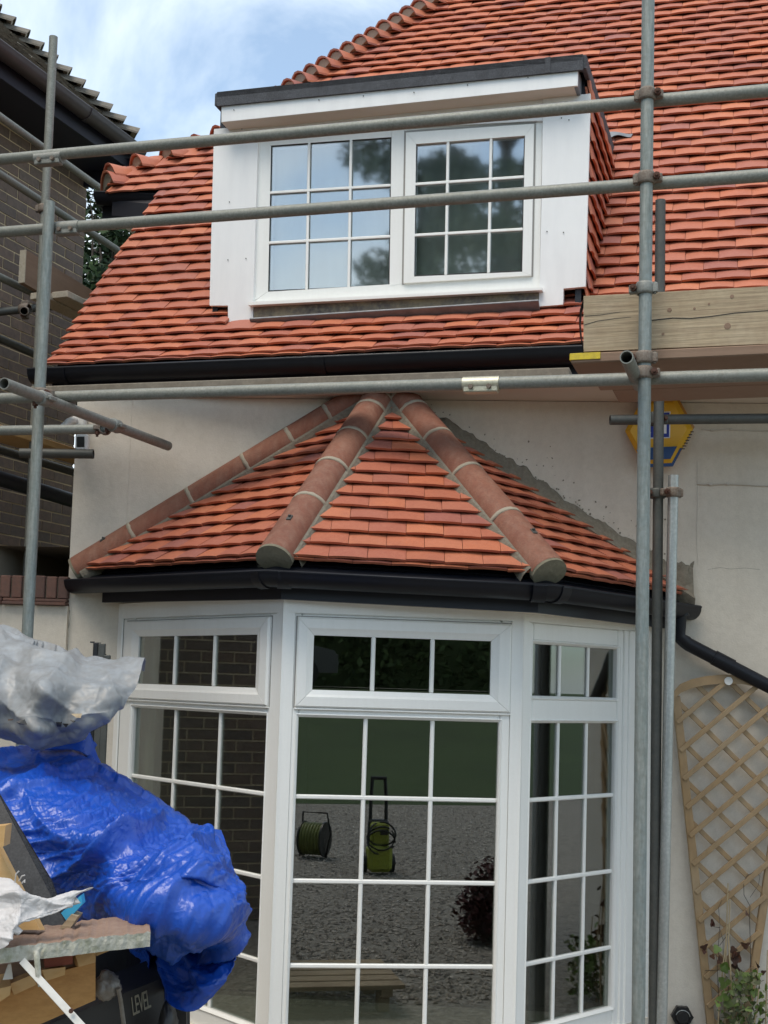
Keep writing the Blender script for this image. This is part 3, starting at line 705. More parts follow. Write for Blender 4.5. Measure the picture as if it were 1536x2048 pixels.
# hips: half-round ridge tiles bedded in mortar
def hip(Pb, Pt, cuts, nface, clip_at=.13, r=.082, sideshift=V((0,0,0))):
    d = (Pt - Pb); Ln = d.length; d.normalize()
    up = (nface - d*nface.dot(d)).normalized(); sd_ = d.cross(up)
    n = 14; ts = [0] + cuts + [1.0]
    for k in range(len(ts)-1):
        a, b = ts[k]*Ln, ts[k+1]*Ln; q0, q1 = Pb + d*(a+.004) + sideshift, Pb + d*(b-.004) + sideshift
        rr = r*random.uniform(.985, 1.02); tw = random.gauss(0, .01)
        rows = []
        def ring(q, rad): return [q + (sd_*math.cos(t) + up*(math.sin(t)*.92 - .22))*rad for t in [R(4 + 172*i/n) for i in range(n+1)]]
        mb = MB(); A_, B_ = ring(q0, rr), ring(q1, rr*.985); Ai, Bi = ring(q0, rr-.014), ring(q1, rr-.014)
        mb.grid([A_, B_], True); mb.grid([Ai, Bi], True); mb.grid([Ai, A_], False); mb.grid([B_, Bi], False)
        for z in (0, n): mb.grid([[A_[z], B_[z]], [Ai[z], Bi[z]]], False)
        t_ = mb.build('hip_tile', Mt['hip'], bayr)
        if k:                                                    # struck mortar joint
            mb = MB(); j0, j1 = Pb + d*(a-.010) + sideshift, Pb + d*(a+.010) + sideshift
            R0, R1 = ring(j0, rr+.002), ring(j1, rr+.002)
            for i in range(n+1):
                w_ = .005*noise.noise(V((i*.7, k*3.1, a*9))); R0[i] = R0[i] + d*w_; R1[i] = R1[i] + d*(.006*noise.noise(V((i*.9, k*5.1, a*4))))
            mb.grid([ring(j0, rr-.004), R0, R1, ring(j1, rr-.004)], True); mb.build('mortar_joint', Mt['mortar_pale'], bayr)
    # bedding along both sides
    for s_ in (-1, 1):
        rows = []
        for i in range(61):
            q = Pb + d*(.02 + (Ln-.04)*i/60) + sideshift; wob = .010*noise.noise(V((i*.35, s_*7, Ln)))
            rows.append([q + sd_*s_*(r*.92) + up*(.0), q + sd_*s_*(r*1.08) - up*(.010), q + sd_*s_*(r*1.22 + wob) - up*(.034 + wob), q + sd_*s_*(r*1.26 + wob) - up*.075, q + sd_*s_*(r*.6) - up*.10])
        mb = MB(); mb.grid(rows, False); mb.build('mortar_bed', Mt['mortar'], bayr)
    # mortared end
    mb = MB(); fan = [Pb - d*.010 + sideshift + (sd_*math.cos(t) + up*(math.sin(t)*.92 - .22))*(r-.001) for t in [R(360*i/32) if False else R(-8 + 196*i/20) for i in range(21)]]
    low = [Pb - d*.010 + sideshift + (sd_*math.cos(R(180+18+144*i/8))*.95 + up*(math.sin(R(180+18+144*i/8))*.62 - .30))*r for i in range(9)]
    ctr = sum((fan + low), V((0,0,0)))/len(fan + low); loop = fan + low; nl = len(loop)
    mb.add([ctr - d*.006] + loop, [(0, 1+i, 1+(i+1) % nl) for i in range(nl)]); mb.add(loop + [q_ + d*.03 for q_ in loop], [(i, (i+1) % nl, nl+(i+1) % nl, nl+i) for i in range(nl)]); mb.build('mortar_end', Mt['cap'], bayr)
    # galvanised holdfast clip
    q = Pb + d*.20 + sideshift + up*(r*.71)
    mb = MB(); mb.box(q + sd_*.01, (d, sd_, up), (.016, .011, .003), .001); mb.box(q + sd_*.01 + d*.006 + up*.006, (d, sd_, up), (.004, .006, .005), .001); mb.build('holdfast', Mt['galvd'], bayr)
nF = [((b-a).cross(APX-a)).normalized() for a, b in faces]; nF = [n if n.z > 0 else -n for n in nF]
hip(A0 + (A0-APX).normalized()*.05 + UP*.05, APX - V((.10, 0, .0)) + UP*.04, [.20, .40, .59, .74, .87], (nF[0] + wout*.1 - wdir*.5).normalized(), sideshift=V((0, 0, 0)))
hip(A1 + (A1-APX).normalized()*.03 + UP*.045, APX + UP*.06 - V((.01,0,0)), [.27, .47, .66, .84, .92], (nF[0]+nF[1]).normalized(), r=.086)
hip(A2 + (A2-APX).normalized()*.03 + UP*.045, APX + UP*.06 + V((.05,0,0)), [.24, .48, .68, .85, .93], (nF[1]+nF[2]).normalized(), r=.086)
# ragged mortar flaunching against the wall on the right
rows, rows2 = [], []
d = A3 + V((.04, 0, -.02)) - APX; 
for i in range(91):
    t = i/90; q = APX + d*t
    q = wallP.p + (q - wallP.p) - wout*((q - wallP.p).dot(wout))          # onto the wall
    hgt = .115 + .04*noise.noise(V((t*9, 1.3, 0))) + .020*noise.noise(V((t*40, 4.4, 0))) + .012*noise.noise(V((t*95, 2.2, 1)))
    hgt += .05*smooth01((t-.93)/.05)
    rows.append([q + UP*hgt + wout*.003, q + UP*(hgt-.012) + wout*(.016 + .006*noise.noise(V((t*30, 0, 5)))), q + UP*.035 + wout*.055, q + UP*.01 + wout*(.10 + .012*noise.noise(V((t*14, 9, 5)))), q - UP*.05 + wout*.07])
mb = MB(); mb.grid(rows, False); mb.build('mortar_flaunching', Mt['mortar'], bayr)
for k in range(150):                                                      # splashes of mortar on the render
    t = min(.985, max(.03, random.betavariate(2.2, 1.3))); q = APX + d*t; q = q - wout*((q - wallP.p).dot(wout))
    q = q + UP*(.085 + random.expovariate(28)) + wdir*random.uniform(-.03, .03); s_ = random.uniform(.0015, .006)
    mb = MB() if k == 0 else mb
    a_ = random.random()*6.28
    pts = [q + (wdir*math.cos(a_ + j*1.256) + UP*math.sin(a_ + j*1.256))*s_*random.uniform(.5, 1.5) + wout*.001 for j in range(5)]
    mb.prism(pts, wout*.0025)
mb.build('mortar_splash', Mt['mortar'], bayr)['kind'] = 'stuff'
mb = MB(); q = wallP.hit(1362, 1165); rows = []
for i in range(9):
    rr = []
    for j in range(9):
        a_, b_ = -1 + 2*i/8, -1 + 2*j/8; hh = max(0, 1 - a_*a_ - b_*b_); w_ = noise.noise(V((i*.8, j*.8, 3)))
        rr.append(q + wdir*(a_*.055*(1+.3*w_)) + UP*(b_*.10*(1+.2*w_)) + wout*(.05*hh**.5 + .012*w_ + .002))
    rows.append(rr)
mb.grid(rows, True); mb.build('mortar_lump', Mt['mortar'], bayr)

# eaves of the bay: fascia, gutter, soffit
offn = [pL[1]*1.0, (pL[1]+pC[1])/(1+pL[1].dot(pC[1])), (pC[1]+pR[1])/(1+pC[1].dot(pR[1])), pR[1]*1.0]
AA = [A0, A1, A2, A3]
fac = [at_z(p, p.z) for p in AA]
ins = [AA[i] - offn[i]*.055 for i in range(4)]
ins[0] = ins[0] + pL[0]*.10
ins[3] = ins[3] - pR[0]*.06
mb = MB(); mb.sweep([(0, -.02), (0, -.155), (-.02, -.155), (-.02, -.02)], ins, offn, smooth=False); mb.build('fascia_board', Mt['fascia'], bayr)
zsf = [p - UP*.150 for p in ins]
mb = MB()
for i, (pa, pb) in enumerate(((P0, P1), (P1, P2), (P2, P3))):
    q0, q1 = zsf[i] - offn[i]*.012, zsf[i+1] - offn[i+1]*.012
    mb.prism([q0, q1, at_z(pb, q1.z), at_z(pa, q0.z)], UP*.008)
mb.build('soffit_board', Mt['soffitw'], bayr)
gpts = [AA[i] + offn[i]*.022 - UP*.052 for i in range(4)]
gpts[0] = gpts[0] - pL[0]*.06; gpts[3] = gpts[3] + pR[0]*.03
umids = [(gpts[1] - pL[0]*.05, pL[1], pL[0]), (gpts[1] + pC[0]*.05, pC[1], pC[0]), (gpts[2] - pC[0]*.05, pC[1], pC[0]), (gpts[2] + pR[0]*.05, pR[1], pR[0])]
gutter('gutter', gpts, offn, bayr, r=.058, brackets=umids)
# felt underlay edge that curls into the gutter
rows = []
for i in range(3):
    for t in range(16):
        q = AA[i] + (AA[i+1]-AA[i])*(t/16); o_ = offn[i] + (offn[i+1]-offn[i])*(t/16)
        wv = .008*noise.noise(V((i*3 + t*.31, 2, 2)))
        rows.append([q - o_*.03 - UP*.008, q + o_*(.005) - UP*(.020 + wv), q + o_*(.022 + wv) - UP*(.036 + 2*wv)])
mb = MB(); mb.grid(rows, True); mb.build('eaves_felt', Mt['black'], bayr, rec=False)
# downpipe on the right: outlet, swan neck and the long sloping pipe
dp = thing('downpipe', 'black plastic downpipe sloping down the wall beside the bay roof', 'pipe', wallP.hit(1360, 1270))
q0 = wallP.hit(1354, 1222) + wout*.10; q1 = wallP.hit(1352, 1275) + wout*.09; q2 = wallP.hit(1372, 1290) + wout*.08; q3 = wallP.hit(1650, 1435) + wout*.08
mb = MB(); mb.path([q0, q0 + (q1-q0)*.6, q1, q1 + (q2-q1)*.7, q2, q3], .034, 16); mb.build('pipe', Mt['black'], dp)
mb = MB(); dd = (q3-q2).normalized(); qc = wallP.hit(1440, 1325) + wout*.08; mb.tube(qc - dd*.05, qc + dd*.05, .038, 18); mb.build('socket', Mt['black'], dp)
mb = MB(); mb.tube(q0 + UP*.03, q0 - UP*.03, .045, 18); mb.build('outlet', Mt['black'], dp)
# ------------------------------------------------------------------ dormer
dor = sub('dormer', house)
def D(px, py, o=0.0): return Pl(dbase - dn*o, dn).hit(px, py)
def slab(name, px, o, th, m, parent=dor):
    """polygon given on the dormer's front plane, o in front of it, th thick"""
    mb = MB(); mb.prism([D(x, y, o) for x, y in px], dn*th); return mb.build(name, m, parent)
slab('corner_board', [(428,258), (517,250), (506,600), (506,645), (456,647), (456,611), (419,611)], .022, .03, Mt['board'])
slab('corner_board', [(1086,197), (1181,187), (1171,573), (1127,577), (1126,609), (1077,613), (1079,578), (1083,400)], .022, .03, Mt['board'])
slab('head_board', [(517.5,250), (1085.5,197), (1085,241), (517,271)], .014, .03, Mt['board'])
slab('frame_stile', [(517,271), (542,291), (536,583), (505,604)], .0, .06, Mt['upvc'])
slab('frame_rail', [(517.5,271), (783,256), (783,274), (542.5,291)], .0, .06, Mt['upvc'])
slab('frame_rail', [(783.5,256), (1070,240), (1068,247), (812,264), (783.5,274)], .001, .06, Mt['upvc'])
slab('frame_rail', [(536,583.5), (806,567), (1064,551), (1080,577), (505,605)], .001, .06, Mt['upvc'])
slab('mullion', [(783.2,274), (811,264), (806,566.5), (779,572)], .002, .06, Mt['upvc'])
slab('frame_stile', [(1068.5,247), (1085,241), (1079,577), (1063,551)], .0, .06, Mt['upvc'])
slab('sash_stile', [(812,265), (832,288), (828,553), (807,566)], .016, .05, Mt['upvc'])
slab('sash_rail', [(812.4,265), (1068,247.5), (1050,271), (832.4,288)], .016, .05, Mt['upvc'])
slab('sash_stile', [(1068,248), (1062.5,550.5), (1044.5,543), (1050,271.4)], .016, .05, Mt['upvc'])
slab('sash_rail', [(828.4,553), (1044.5,543.4), (1062,550.6), (807,566)], .016, .05, Mt['upvc'])
slab('sash_gasket', [(808.5,261), (813.5,262), (808,569), (803.5,569)], .004, .03, Mt['shadowline'])
slab('sash_gasket', [(813,261), (1071,243.5), (1071,247), (813,264.5)], .004, .03, Mt['shadowline'])
slab('sash_gasket', [(1069,247), (1072,247), (1066,553), (1063,553)], .004, .03, Mt['shadowline'])
slab('window_sill', [(496,604), (1084,574.5), (1084,580), (496,610.5)], .055, .09, Mt['upvc'])
slab('lead_apron', [(508,610), (1077,580), (1078,615), (508,650)], .018, .02, Mt['lead'])
mb = MB(); a_, b_ = D(505,648,.02), D(1080,612,.02); mb.bar(a_ + (-dn)*.02, b_ + (-dn)*.02, .012, .06, dn - UP*.75, .002); mb.build('lead_roll', Mt['leadg'], dor)
def dlights(q, vb, hb, o):
    """q: glass corners tl, tr, br, bl; vb/hb: bar end points"""
    def lerp(a, b, t): return (a[0]+(b[0]-a[0])*t, a[1]+(b[1]-a[1])*t)
    tl, tr, br, bl = q; xs = [0] + vb + [1]; ys = [0] + hb + [1]
    def P(a, b): return lerp(lerp(tl, tr, a), lerp(bl, br, a), b)
    for i in range(len(xs)-1):
        for j in range(len(ys)-1):
            slab('pane', [P(xs[i]+.002, ys[j]+.002), P(xs[i+1]-.002, ys[j]+.002), P(xs[i+1]-.002, ys[j+1]-.002), P(xs[i]+.002, ys[j+1]-.002)], o-.016, .004, Mt['glassd'])
    for a in vb:
        mb = MB(); mb.bar(D(*P(a, 0), o-.008), D(*P(a, 1), o-.008), .015, .010, dn, .004); mb.build('glazing_bar', Mt['upvc'], dor)
    for b in hb:
        mb = MB(); mb.bar(D(*P(0, b), o-.0075), D(*P(1, b), o-.0075), .015, .010, dn, .004); mb.build('glazing_bar', Mt['upvc'], dor)
    for (a, b) in ((tl, tr), (tr, br), (br, bl), (bl, tl)):
        mb = MB(); mb.bar(D(*a, o-.012), D(*b, o-.012), .008, .012, dn); mb.build('glazing_seal', Mt['seal'], dor)
dlights([(542,291), (783,274), (779,572), (536,583)], [.318, .665], [.325, .668], .004)
dlights([(832,288), (1050,271), (1044,543), (828,553)], [.295, .69], [.305, .69], .016)
# screw heads on the boards
for (x, y) in ((459,404), (456,520), (492,517), (1123,236), (1127,345+120), (1138,240), (484,258), (1094,463), (468,220), (638,200), (727,192), (828,185), (935,170), (1056,155)):
    o_ = .125 if y < 225 and x < 1060 else .024
    if y == 155: o_ = .125
    mb = MB(); c_ = D(x, y, o_); mb.tube(c_, c_ - dn*.003, .0030, 8); mb.build('screw', Mt['galvd'], dor)
# flat roof with felt edge, fascia and soffit
FO = .135
fl, frr = D(434,184,FO), D(1165,108,FO)
fdir = (frr - fl).normalized()
slab('fascia_board', [(443,212), (1156,139.5), (1155,171), (443,244)], .122, .02, Mt['board'])
slab('felt_edge', [(434,184), (1166,108), (1166,139), (434,212)], FO, .02, Mt['felt'])
slab('felt_lap', [(1090,115), (1101,113.5), (1101,144), (1090,146)], FO+.003, .004, Mt['felt'])
dback = 1.0
rq = ray(1222, 293); eq = CP + rq*((frr.z - CP.z)/rq.z); cdir = (eq - frr); dback = cdir.length; cdir.normalize()
mb = MB(); mb.prism([fl, frr, frr + cdir*dback, fl + cdir*dback], -UP*.03); mb.build('felt_roof', Mt['felt'], dor)
sl_, sr_ = D(443,245,.12), D(1155,172,.12)
mb = MB(); mb.prism([sl_, sr_, sr_ + dn*.12, sl_ + dn*.12], UP*.01); mb.build('soffit_board', Mt['soffitw'], dor)
# side roof edge: felt drip and dark fascia running back to the main roof, both sides
for (p, s_) in ((D(1165,108,FO), 1), (D(434,184,FO), -1)):
    mb = MB(); mb.box(p - UP*.035 + cdir*(dback/2+.01) + fdir*s_*.006, (cdir, UP.cross(cdir), UP), (dback/2, .012, .036), .004); mb.build('felt_edge', Mt['felt'], dor)
for (p, s_) in ((D(1157,140,.12), 1), (D(443,212,.12), -1)):
    mb = MB(); mb.box(p - UP*.035 + cdir*(dback/2+.01) - fdir*s_*.012, (cdir, UP.cross(cdir), UP), (dback/2, .010, .05), .003); mb.build('side_fascia', Mt['leadg'], dor)
# lead flashing lapped on to the tiles
q = roof_hit(1238, 292); rows = []
v53 = prof[20][1]; nn = e_r.cross(v53); nn = nn if nn.z > 0 else -nn
for i in range(8):
    t = i/7; rows.append([q + e_r*(-.06 + .13*t) + v53*(-.035 + .03*t + .02*math.sin(t*3)) + nn*(.062 + .012*math.sin(t*5)), q + e_r*(-.06 + .14*t) + v53*(.05 - .01*t) + nn*(.058 + .01*math.sin(t*4+1))])
mb = MB(); mb.grid(rows, True); mb.build('lead_flashing', Mt['leadg'], dor, rec=False)
# cheeks: tile hung on the right
chR = D(1166, 380, .0); chR = at_z(chR, 0); ch_n = V((cdir.y, -cdir.x, 0)); z_lo, z_hi = D(1171,575).z, D(1172,140).z
def cheek_depth(z):
    for i in range(NR-1):
        a, b = prof[i][0] + e_r*sR, prof[i+1][0] + e_r*sR
        if a.z <= z <= b.z:
            t = (z-a.z)/(b.z-a.z); return ((a + (b-a)*t) - chR).dot(cdir)
    return 0
z = z_lo - .1; k = 0
while z < z_hi - .10:
    dm = cheek_depth(max(z + .03, prof[0][0].z + .01)) + .06
    off = (TW/2 if k % 2 else 0); x = off - TW
    while x < dm:
        x0, x1 = max(x, .0), min(x + TW, dm); x += TW
        if x1 - x0 < .03: continue
        p = at_z(chR, z) + cdir*x0; n_ = ch_n
        M = mat4(cdir*(x1-x0-.002), (UP - n_*.02).normalized(), n_, p + n_*random.uniform(0, .003))
        inst('cheek_tile', tile_me, M, dor)
    z += .095; k += 1
mb = MB(); pts = [at_z(chR, z_lo-.2), at_z(chR, z_hi), at_z(chR, z_hi) + cdir*1.2]; mb.prism(pts, -ch_n*.03); mb.build('cheek_wall', Mt['fascia'], dor)
chL = at_z(D(434, 400), 0)
mb = MB(); pts = [at_z(chL, D(424,610).z-.15), at_z(chL, z_hi), at_z(chL, z_hi) + dn*1.3]; mb.prism(pts, hz(dx)*.03); mb.build('cheek_wall', Mt['fascia'], dor)
# room behind the dormer
mb = MB(); a, b = D(520, 590, -.075), D(1078, 560, -.075); h_ = UP*1.06; dd = dn*1.1
for poly in ([a, b, b+dd, a+dd], [a+h_, b+h_, b+dd+h_, a+dd+h_], [a+dd, b+dd, b+dd+h_, a+dd+h_], [a, a+dd, a+dd+h_, a+h_], [b, b+dd, b+dd+h_, b+h_]): mb.add(poly, [(0,1,2,3)])
mb.build('room_shell', Mt['blind'], dor, rec=False)
rows = [[D(524 + (1072-524)*i/80, 265 - 28*i/80 + k*(330 + 0*i), -.085 - .012*math.sin(i*.9)) for i in range(81)] for k in (0, 1)]
mb = MB(); mb.grid(rows, True); mb.build('light_catcher', Mt['catcher'], dor, rec=False)  # pale sheet added close behind the panes to brighten them

# ------------------------------------------------------------------ scaffold
SY = R(17.5); scP = vplane(4.86, SY); sdir = V((math.cos(SY), -math.sin(SY), 0)); sback = V((math.sin(SY), math.cos(SY), 0))
TR = .02415
def sc(px, py, o=0.0): return Pl(scP.p + sback*o, scP.n).hit(px, py)
def tube(p0, p1, label, m='galv', r=TR, wall=.004, group='scaffold tubes'):
    p0, p1 = V(p0), V(p1)
    if 'neighbouring' in group and 'sloping' in label: p0 = p0 - (p1-p0).normalized()*1.6
    base = p0 if p0.z < p1.z else p1
    t = thing('scaffold_tube', label, 'scaffold tube', base, group)
    MB().tube(p0, p1, r, 22, wall).build('tube_body', Mt[m], t, rec=True)
    return t
def part_of(t, name, mb, m): return mb.build(name, Mt[m], t)
def coupler(c, axis, out_, label, m='coupler', r=.031, ln=.045, bolt=1):
    """swivel coupler: band round a tube (axis), bolt and nut on the side (out_)"""
    axis = V(axis).normalized(); out_ = V(out_); out_ = (out_ - axis*out_.dot(axis)).normalized(); sd_ = axis.cross(out_)
    t = thing('scaffold_coupler', label, 'coupler', c - axis*ln/2, 'scaffold couplers')
    n = 20; mb = MB()
    prf = [(r-.006, -ln/2), (r-.001, -ln/2), (r+.0025, -ln*.32), (r+.001, 0), (r+.0025, ln*.32), (r-.001, ln/2), (r-.006, ln/2)]
    rows = [[c + axis*h + (out_*math.cos(2*math.pi*i/n) + sd_*math.sin(2*math.pi*i/n))*rr for i in range(n+1)] for rr, h in prf]
    mb.grid(rows, True); mb.build('band', Mt[m], t)
    q = c + sd_*bolt*(r+.010) - out_*.006
    mb = MB(); mb.box(q + sd_*bolt*.002, (sd_, out_, axis), (.016, .012, ln*.36), .004); mb.build('lug', Mt[m], t)
    mb = MB(); mb.tube(q - out_*.018, q + out_*.045, .0065, 10); mb.build('bolt', Mt['rust'], t)
    mb = MB(); mb.tube(q + out_*.018, q + out_*.034, .0135, 6); mb.build('nut', Mt['rust'], t)
    q2 = c - sd_*bolt*(r+.006)
    mb = MB(); mb.box(q2 + out_*.002, (sd_, out_, axis), (.012, .009, ln*.40), .003); mb.tube(q2 + axis*ln*.5, q2 - axis*ln*.5, .006, 8); mb.build('hinge', Mt[m], t)
    return t
def sleeve(c, axis, ln, label, m='couplers', r=.0285):
    axis = V(axis).normalized(); dn_ = (-UP + axis*UP.dot(axis)).normalized(); fr = axis.cross(dn_); fr = fr if fr.y < 0 else -fr
    t = thing('scaffold_sleeve', label, 'coupler', c - axis*ln/2, 'scaffold sleeves')
    MB().tube(c - axis*ln/2, c + axis*ln/2, r, 22).build('sleeve_body', Mt[m], t)
    mb = MB(); mb.box(c + dn_*(r*.75) + fr*.004, (axis, fr, dn_), (ln/2*.94, r*.72, .014), .004); mb.build('clamp_flange', Mt[m], t)
    for s_ in (-.5, .5):
        q = c + axis*ln*.5*s_ + dn_*(r*.55) + fr*(r*.8)
        MB().tube(q - fr*.004, q + fr*.014, .010, 6).build('nut', Mt['coupler'], t)
    return t
wgr = 'scaffold tubes'
T = {}
T['post'] = tube(sc(1297,-60), sc(1276,2110), 'tall grey scaffold upright in front of the right side, running the full height', 'galvb')
T['lpost'] = tube(sc(99,404), sc(14,2060), 'pale blue-green scaffold upright nearest the camera on the left', 'galvb')
T['rpost'] = tube(U(107,74,6.9), U(9,2080,6.9), 'thin scaffold upright on the left standing up against the sky', 'galv')
T['rail1'] = tube(sc(-420,356.9,.05), sc(1900,148.3,.05), 'upper scaffold guard rail crossing the top of the dormer', 'galv')
T['rail2'] = tube(sc(-420,495.8,.05), sc(1900,323.2,.05), 'lower scaffold guard rail crossing the middle of the dormer window', 'galv')
T['ledger'] = tube(sc(-420,810.1,.05), sc(1900,738.3,.05), 'scaffold ledger running under the main gutter across the whole house', 'galv')
p = U(1253,714,4.33); T['transom'] = tube(p, p + sback*.42 + V((0,0,.0)), 'short scaffold tube end pointing at the camera beside the right upright', 'galv')
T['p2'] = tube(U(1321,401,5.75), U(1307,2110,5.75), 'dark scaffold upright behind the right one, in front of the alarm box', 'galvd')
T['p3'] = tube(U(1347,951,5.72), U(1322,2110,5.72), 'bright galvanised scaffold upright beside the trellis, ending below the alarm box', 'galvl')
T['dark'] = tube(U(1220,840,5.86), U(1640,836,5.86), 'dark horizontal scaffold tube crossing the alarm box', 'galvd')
p0, p1 = U(8,767,4.88), U(336,892,6.30); T['t1'] = tube(p0, p1, 'scaffold tube with open end at far left sloping back to touch the cream wall', 'couplers')
T['t2'] = tube(U(-60,862,6.02), U(214,858,6.02), 'short level scaffold tube at left, ending by the security light', 'galv')
T['t3'] = tube(U(40,906,6.28), U(187,908,6.28), 'dark tube stub below the security light at the house corner', 'galvd')
NG = 'scaffold tubes along the neighbouring wall'
tube(U(-40,205,7.2), U(236,402,8.6), 'topmost sloping scaffold tube in front of the brown brick wall', 'galv', group=NG)
tube(U(-40,323,7.2), U(238,502,8.6), 'second sloping scaffold tube from the top by the brown brick wall', 'galv', group=NG)
tube(U(-40,535,7.2), U(80,593,7.7), 'sloping scaffold tube just under the brown toe board on the left', 'galv', group=NG)
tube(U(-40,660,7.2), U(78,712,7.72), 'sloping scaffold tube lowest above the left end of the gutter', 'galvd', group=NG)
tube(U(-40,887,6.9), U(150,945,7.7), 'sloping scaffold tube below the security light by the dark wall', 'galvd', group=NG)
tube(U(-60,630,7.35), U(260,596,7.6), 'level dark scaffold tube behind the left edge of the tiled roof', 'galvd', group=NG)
tube(U(48,622,7.05), U(52,620,7.5), 'stub of scaffold tube with its open end facing out near the toe board', 'coupler', group=NG)
dp2 = thing('wall_pipe', 'black pipe sloping along the dark brick wall at far left', 'pipe', U(-40,945,6.9))
MB().tube(U(-40,945,6.9), U(152,1003,7.75), .045, 16).build('pipe_body', Mt['fascia'], dp2)
# couplers and sleeves
ax = (sc(1297,0)-sc(1276,2000)).normalized()
for (x, y, lb, bl) in ((1294.5,190,'rusty coupler where the upper guard rail meets the right upright', -1), (1292.5,357,'rusty coupler where the lower guard rail meets the right upright', -1),
                   (1289.5,577,'pale coupler on the right upright at the top edge of the toe board', 1), (1288.5,716,'flat coupler on the right upright beside the open tube end', 1), (1287.5,746,'rusty coupler holding the ledger to the right upright', -1)):
    coupler(sc(x, y), ax, -sback, lb, bolt=-bl, m='couplers' if 'pale' in lb else 'coupler')
axl = (sc(99,404)-sc(14,2060)).normalized()
coupler(sc(82,788), axl, -sback, 'rusty coupler holding the ledger to the left upright', bolt=1)
ar = (sc(1500,185,.05)-sc(0,320,.05)).normalized()
sleeve(sc(99,316,.05), ar, .135, 'grey sleeve joining the upper guard rail at the left')
sleeve(sc(137,455,.05), (sc(1500,353,.05)-sc(0,465,.05)).normalized(), .115, 'grey sleeve joining the lower guard rail at the left')
sleeve(sc(963,768,.05), (sc(1560,749,.05)-sc(0,797,.05)).normalized(), .145, 'pale zinc sleeve on the ledger above the bay roof', 'zinc', .0295)
td = (p1-p0).normalized()
for (t_, lb) in ((.20,'coupler on the open-ended tube left of the left upright'), (.62,'coupler on the sloping tube above the security light')):
    coupler(p0 + td*(p1-p0).length*t_, td, -UP, lb, m='couplers', r=.030, ln=.07)
coupler(U(1311,838,5.80), (0,0,1), (0,-1,0), 'dark coupler where level tube crosses the alarm box', m='galvd', ln=.06)
coupler(U(1312,987,5.75), (0,0,1), (.2,-1,0), 'coupler clamping the dark upright below the alarm box', m='galvd', bolt=-1)
coupler(U(1346,985,5.72), (0,0,1), (.3,-1,0), 'coupler near the top of the bright galvanised upright', m='coupler', bolt=-1)
coupler(U(210,858,6.0), (0,1,.02), (0,0,-1), 'coupler with hanging rusty bolt at the end of the level left tube', m='coupler', r=.027)
coupler(U(50,618,7.3), (1,-.3,0), (0,-1,0), 'rusty coupler on the dark left tube near the toe board', m='coupler', r=.032, ln=.06)
coupler(U(88,418,6.9), (0,0,1), (0,-1,0), 'rusty coupler on the thin upright against the brick wall', m='coupler')
# boards
def board(name, c0, along, ln, dep, th, label, m='deck', group='scaffold boards', bands=None):
    """c0: front top left corner; lies along 'along', depth goes back"""
    along = V(along).normalized(); bk_ = (sback - along*sback.dot(along)).normalized(); nz = along.cross(bk_)
    t = thing(name, label, 'scaffold board', c0, group)
    c_ = c0 + along*ln/2 + bk_*dep/2 - nz*th/2
    MB().box(c_, (along, bk_, nz), (ln/2, dep/2, th/2), .004).build('plank', Mt[m], t)
    if bands:
        mb = MB(); mb.box(c0 + along*.055 - bk_*.001 - nz*(th*.36), (along, bk_, nz), (.058, .004, th*.34), .001); mb.box(c0 - along*.002 + bk_*.02 - nz*(th*.36), (along, bk_, nz), (.003, .022, th*.34), .001); mb.build('end_band', Mt[bands], t)
    return t
tb = thing('toe_board', 'broad weathered toe board standing on edge at right above the deck', 'scaffold board', sc(1167,703,.10), 'scaffold boards')
nseg = 40
def tbp(x, y): return sc(x, y, .085)
q00, q10, q11, q01 = tbp(1167,703), tbp(1880,672.9), tbp(1880,554.3), tbp(1167,592)
MB().prism([q00, q10, q11, q01], sback*.038).build('plank', Mt['oldwood'], tb)
mb = MB(); pts = [tbp(1166,600), tbp(1159.5,622), tbp(1158,645), tbp(1160,672), tbp(1167,702)]
rows = [[p_ - sback*.004, p_ + sback*.04] for p_ in pts]; mb.grid(rows, True); rows2 = [[a + sdir*.002, b + sdir*.002] for a, b in rows]; mb.grid(rows2, True); mb.build('hoop_iron', Mt['galvd'], tb, rec=False)
c0 = sc(1142,707,.075); da = sc(1560,688,.075) - c0; da = sdir + UP*(da.z/ math.hypot(da.x, da.y))*.6
board('deck_board', c0, da, 2.4, .225, .038, 'front scaffold deck board at right with a yellow band on its end', 'deck', bands='yellow')
b2 = board('deck_board', c0 + sback*.235 + sdir*.05, da, 2.4, .225, .038, 'second scaffold deck board from the front at right, seen from below', 'deck')
board('deck_board', c0 + sback*.47 + sdir*.10, da, 2.4, .225, .038, 'innermost scaffold deck board at right, seen from below above the alarm box', 'deck')
ebp = vplane(5.72, R(15)); c0 = ebp.hit(60, 773); c1 = ebp.hit(1139, 734.5)
board('deck_board', c0, c1 - c0, (c1-c0).length, .20, .038, 'long scaffold board lying just under the main gutter behind the ledger', 'eaveboard')
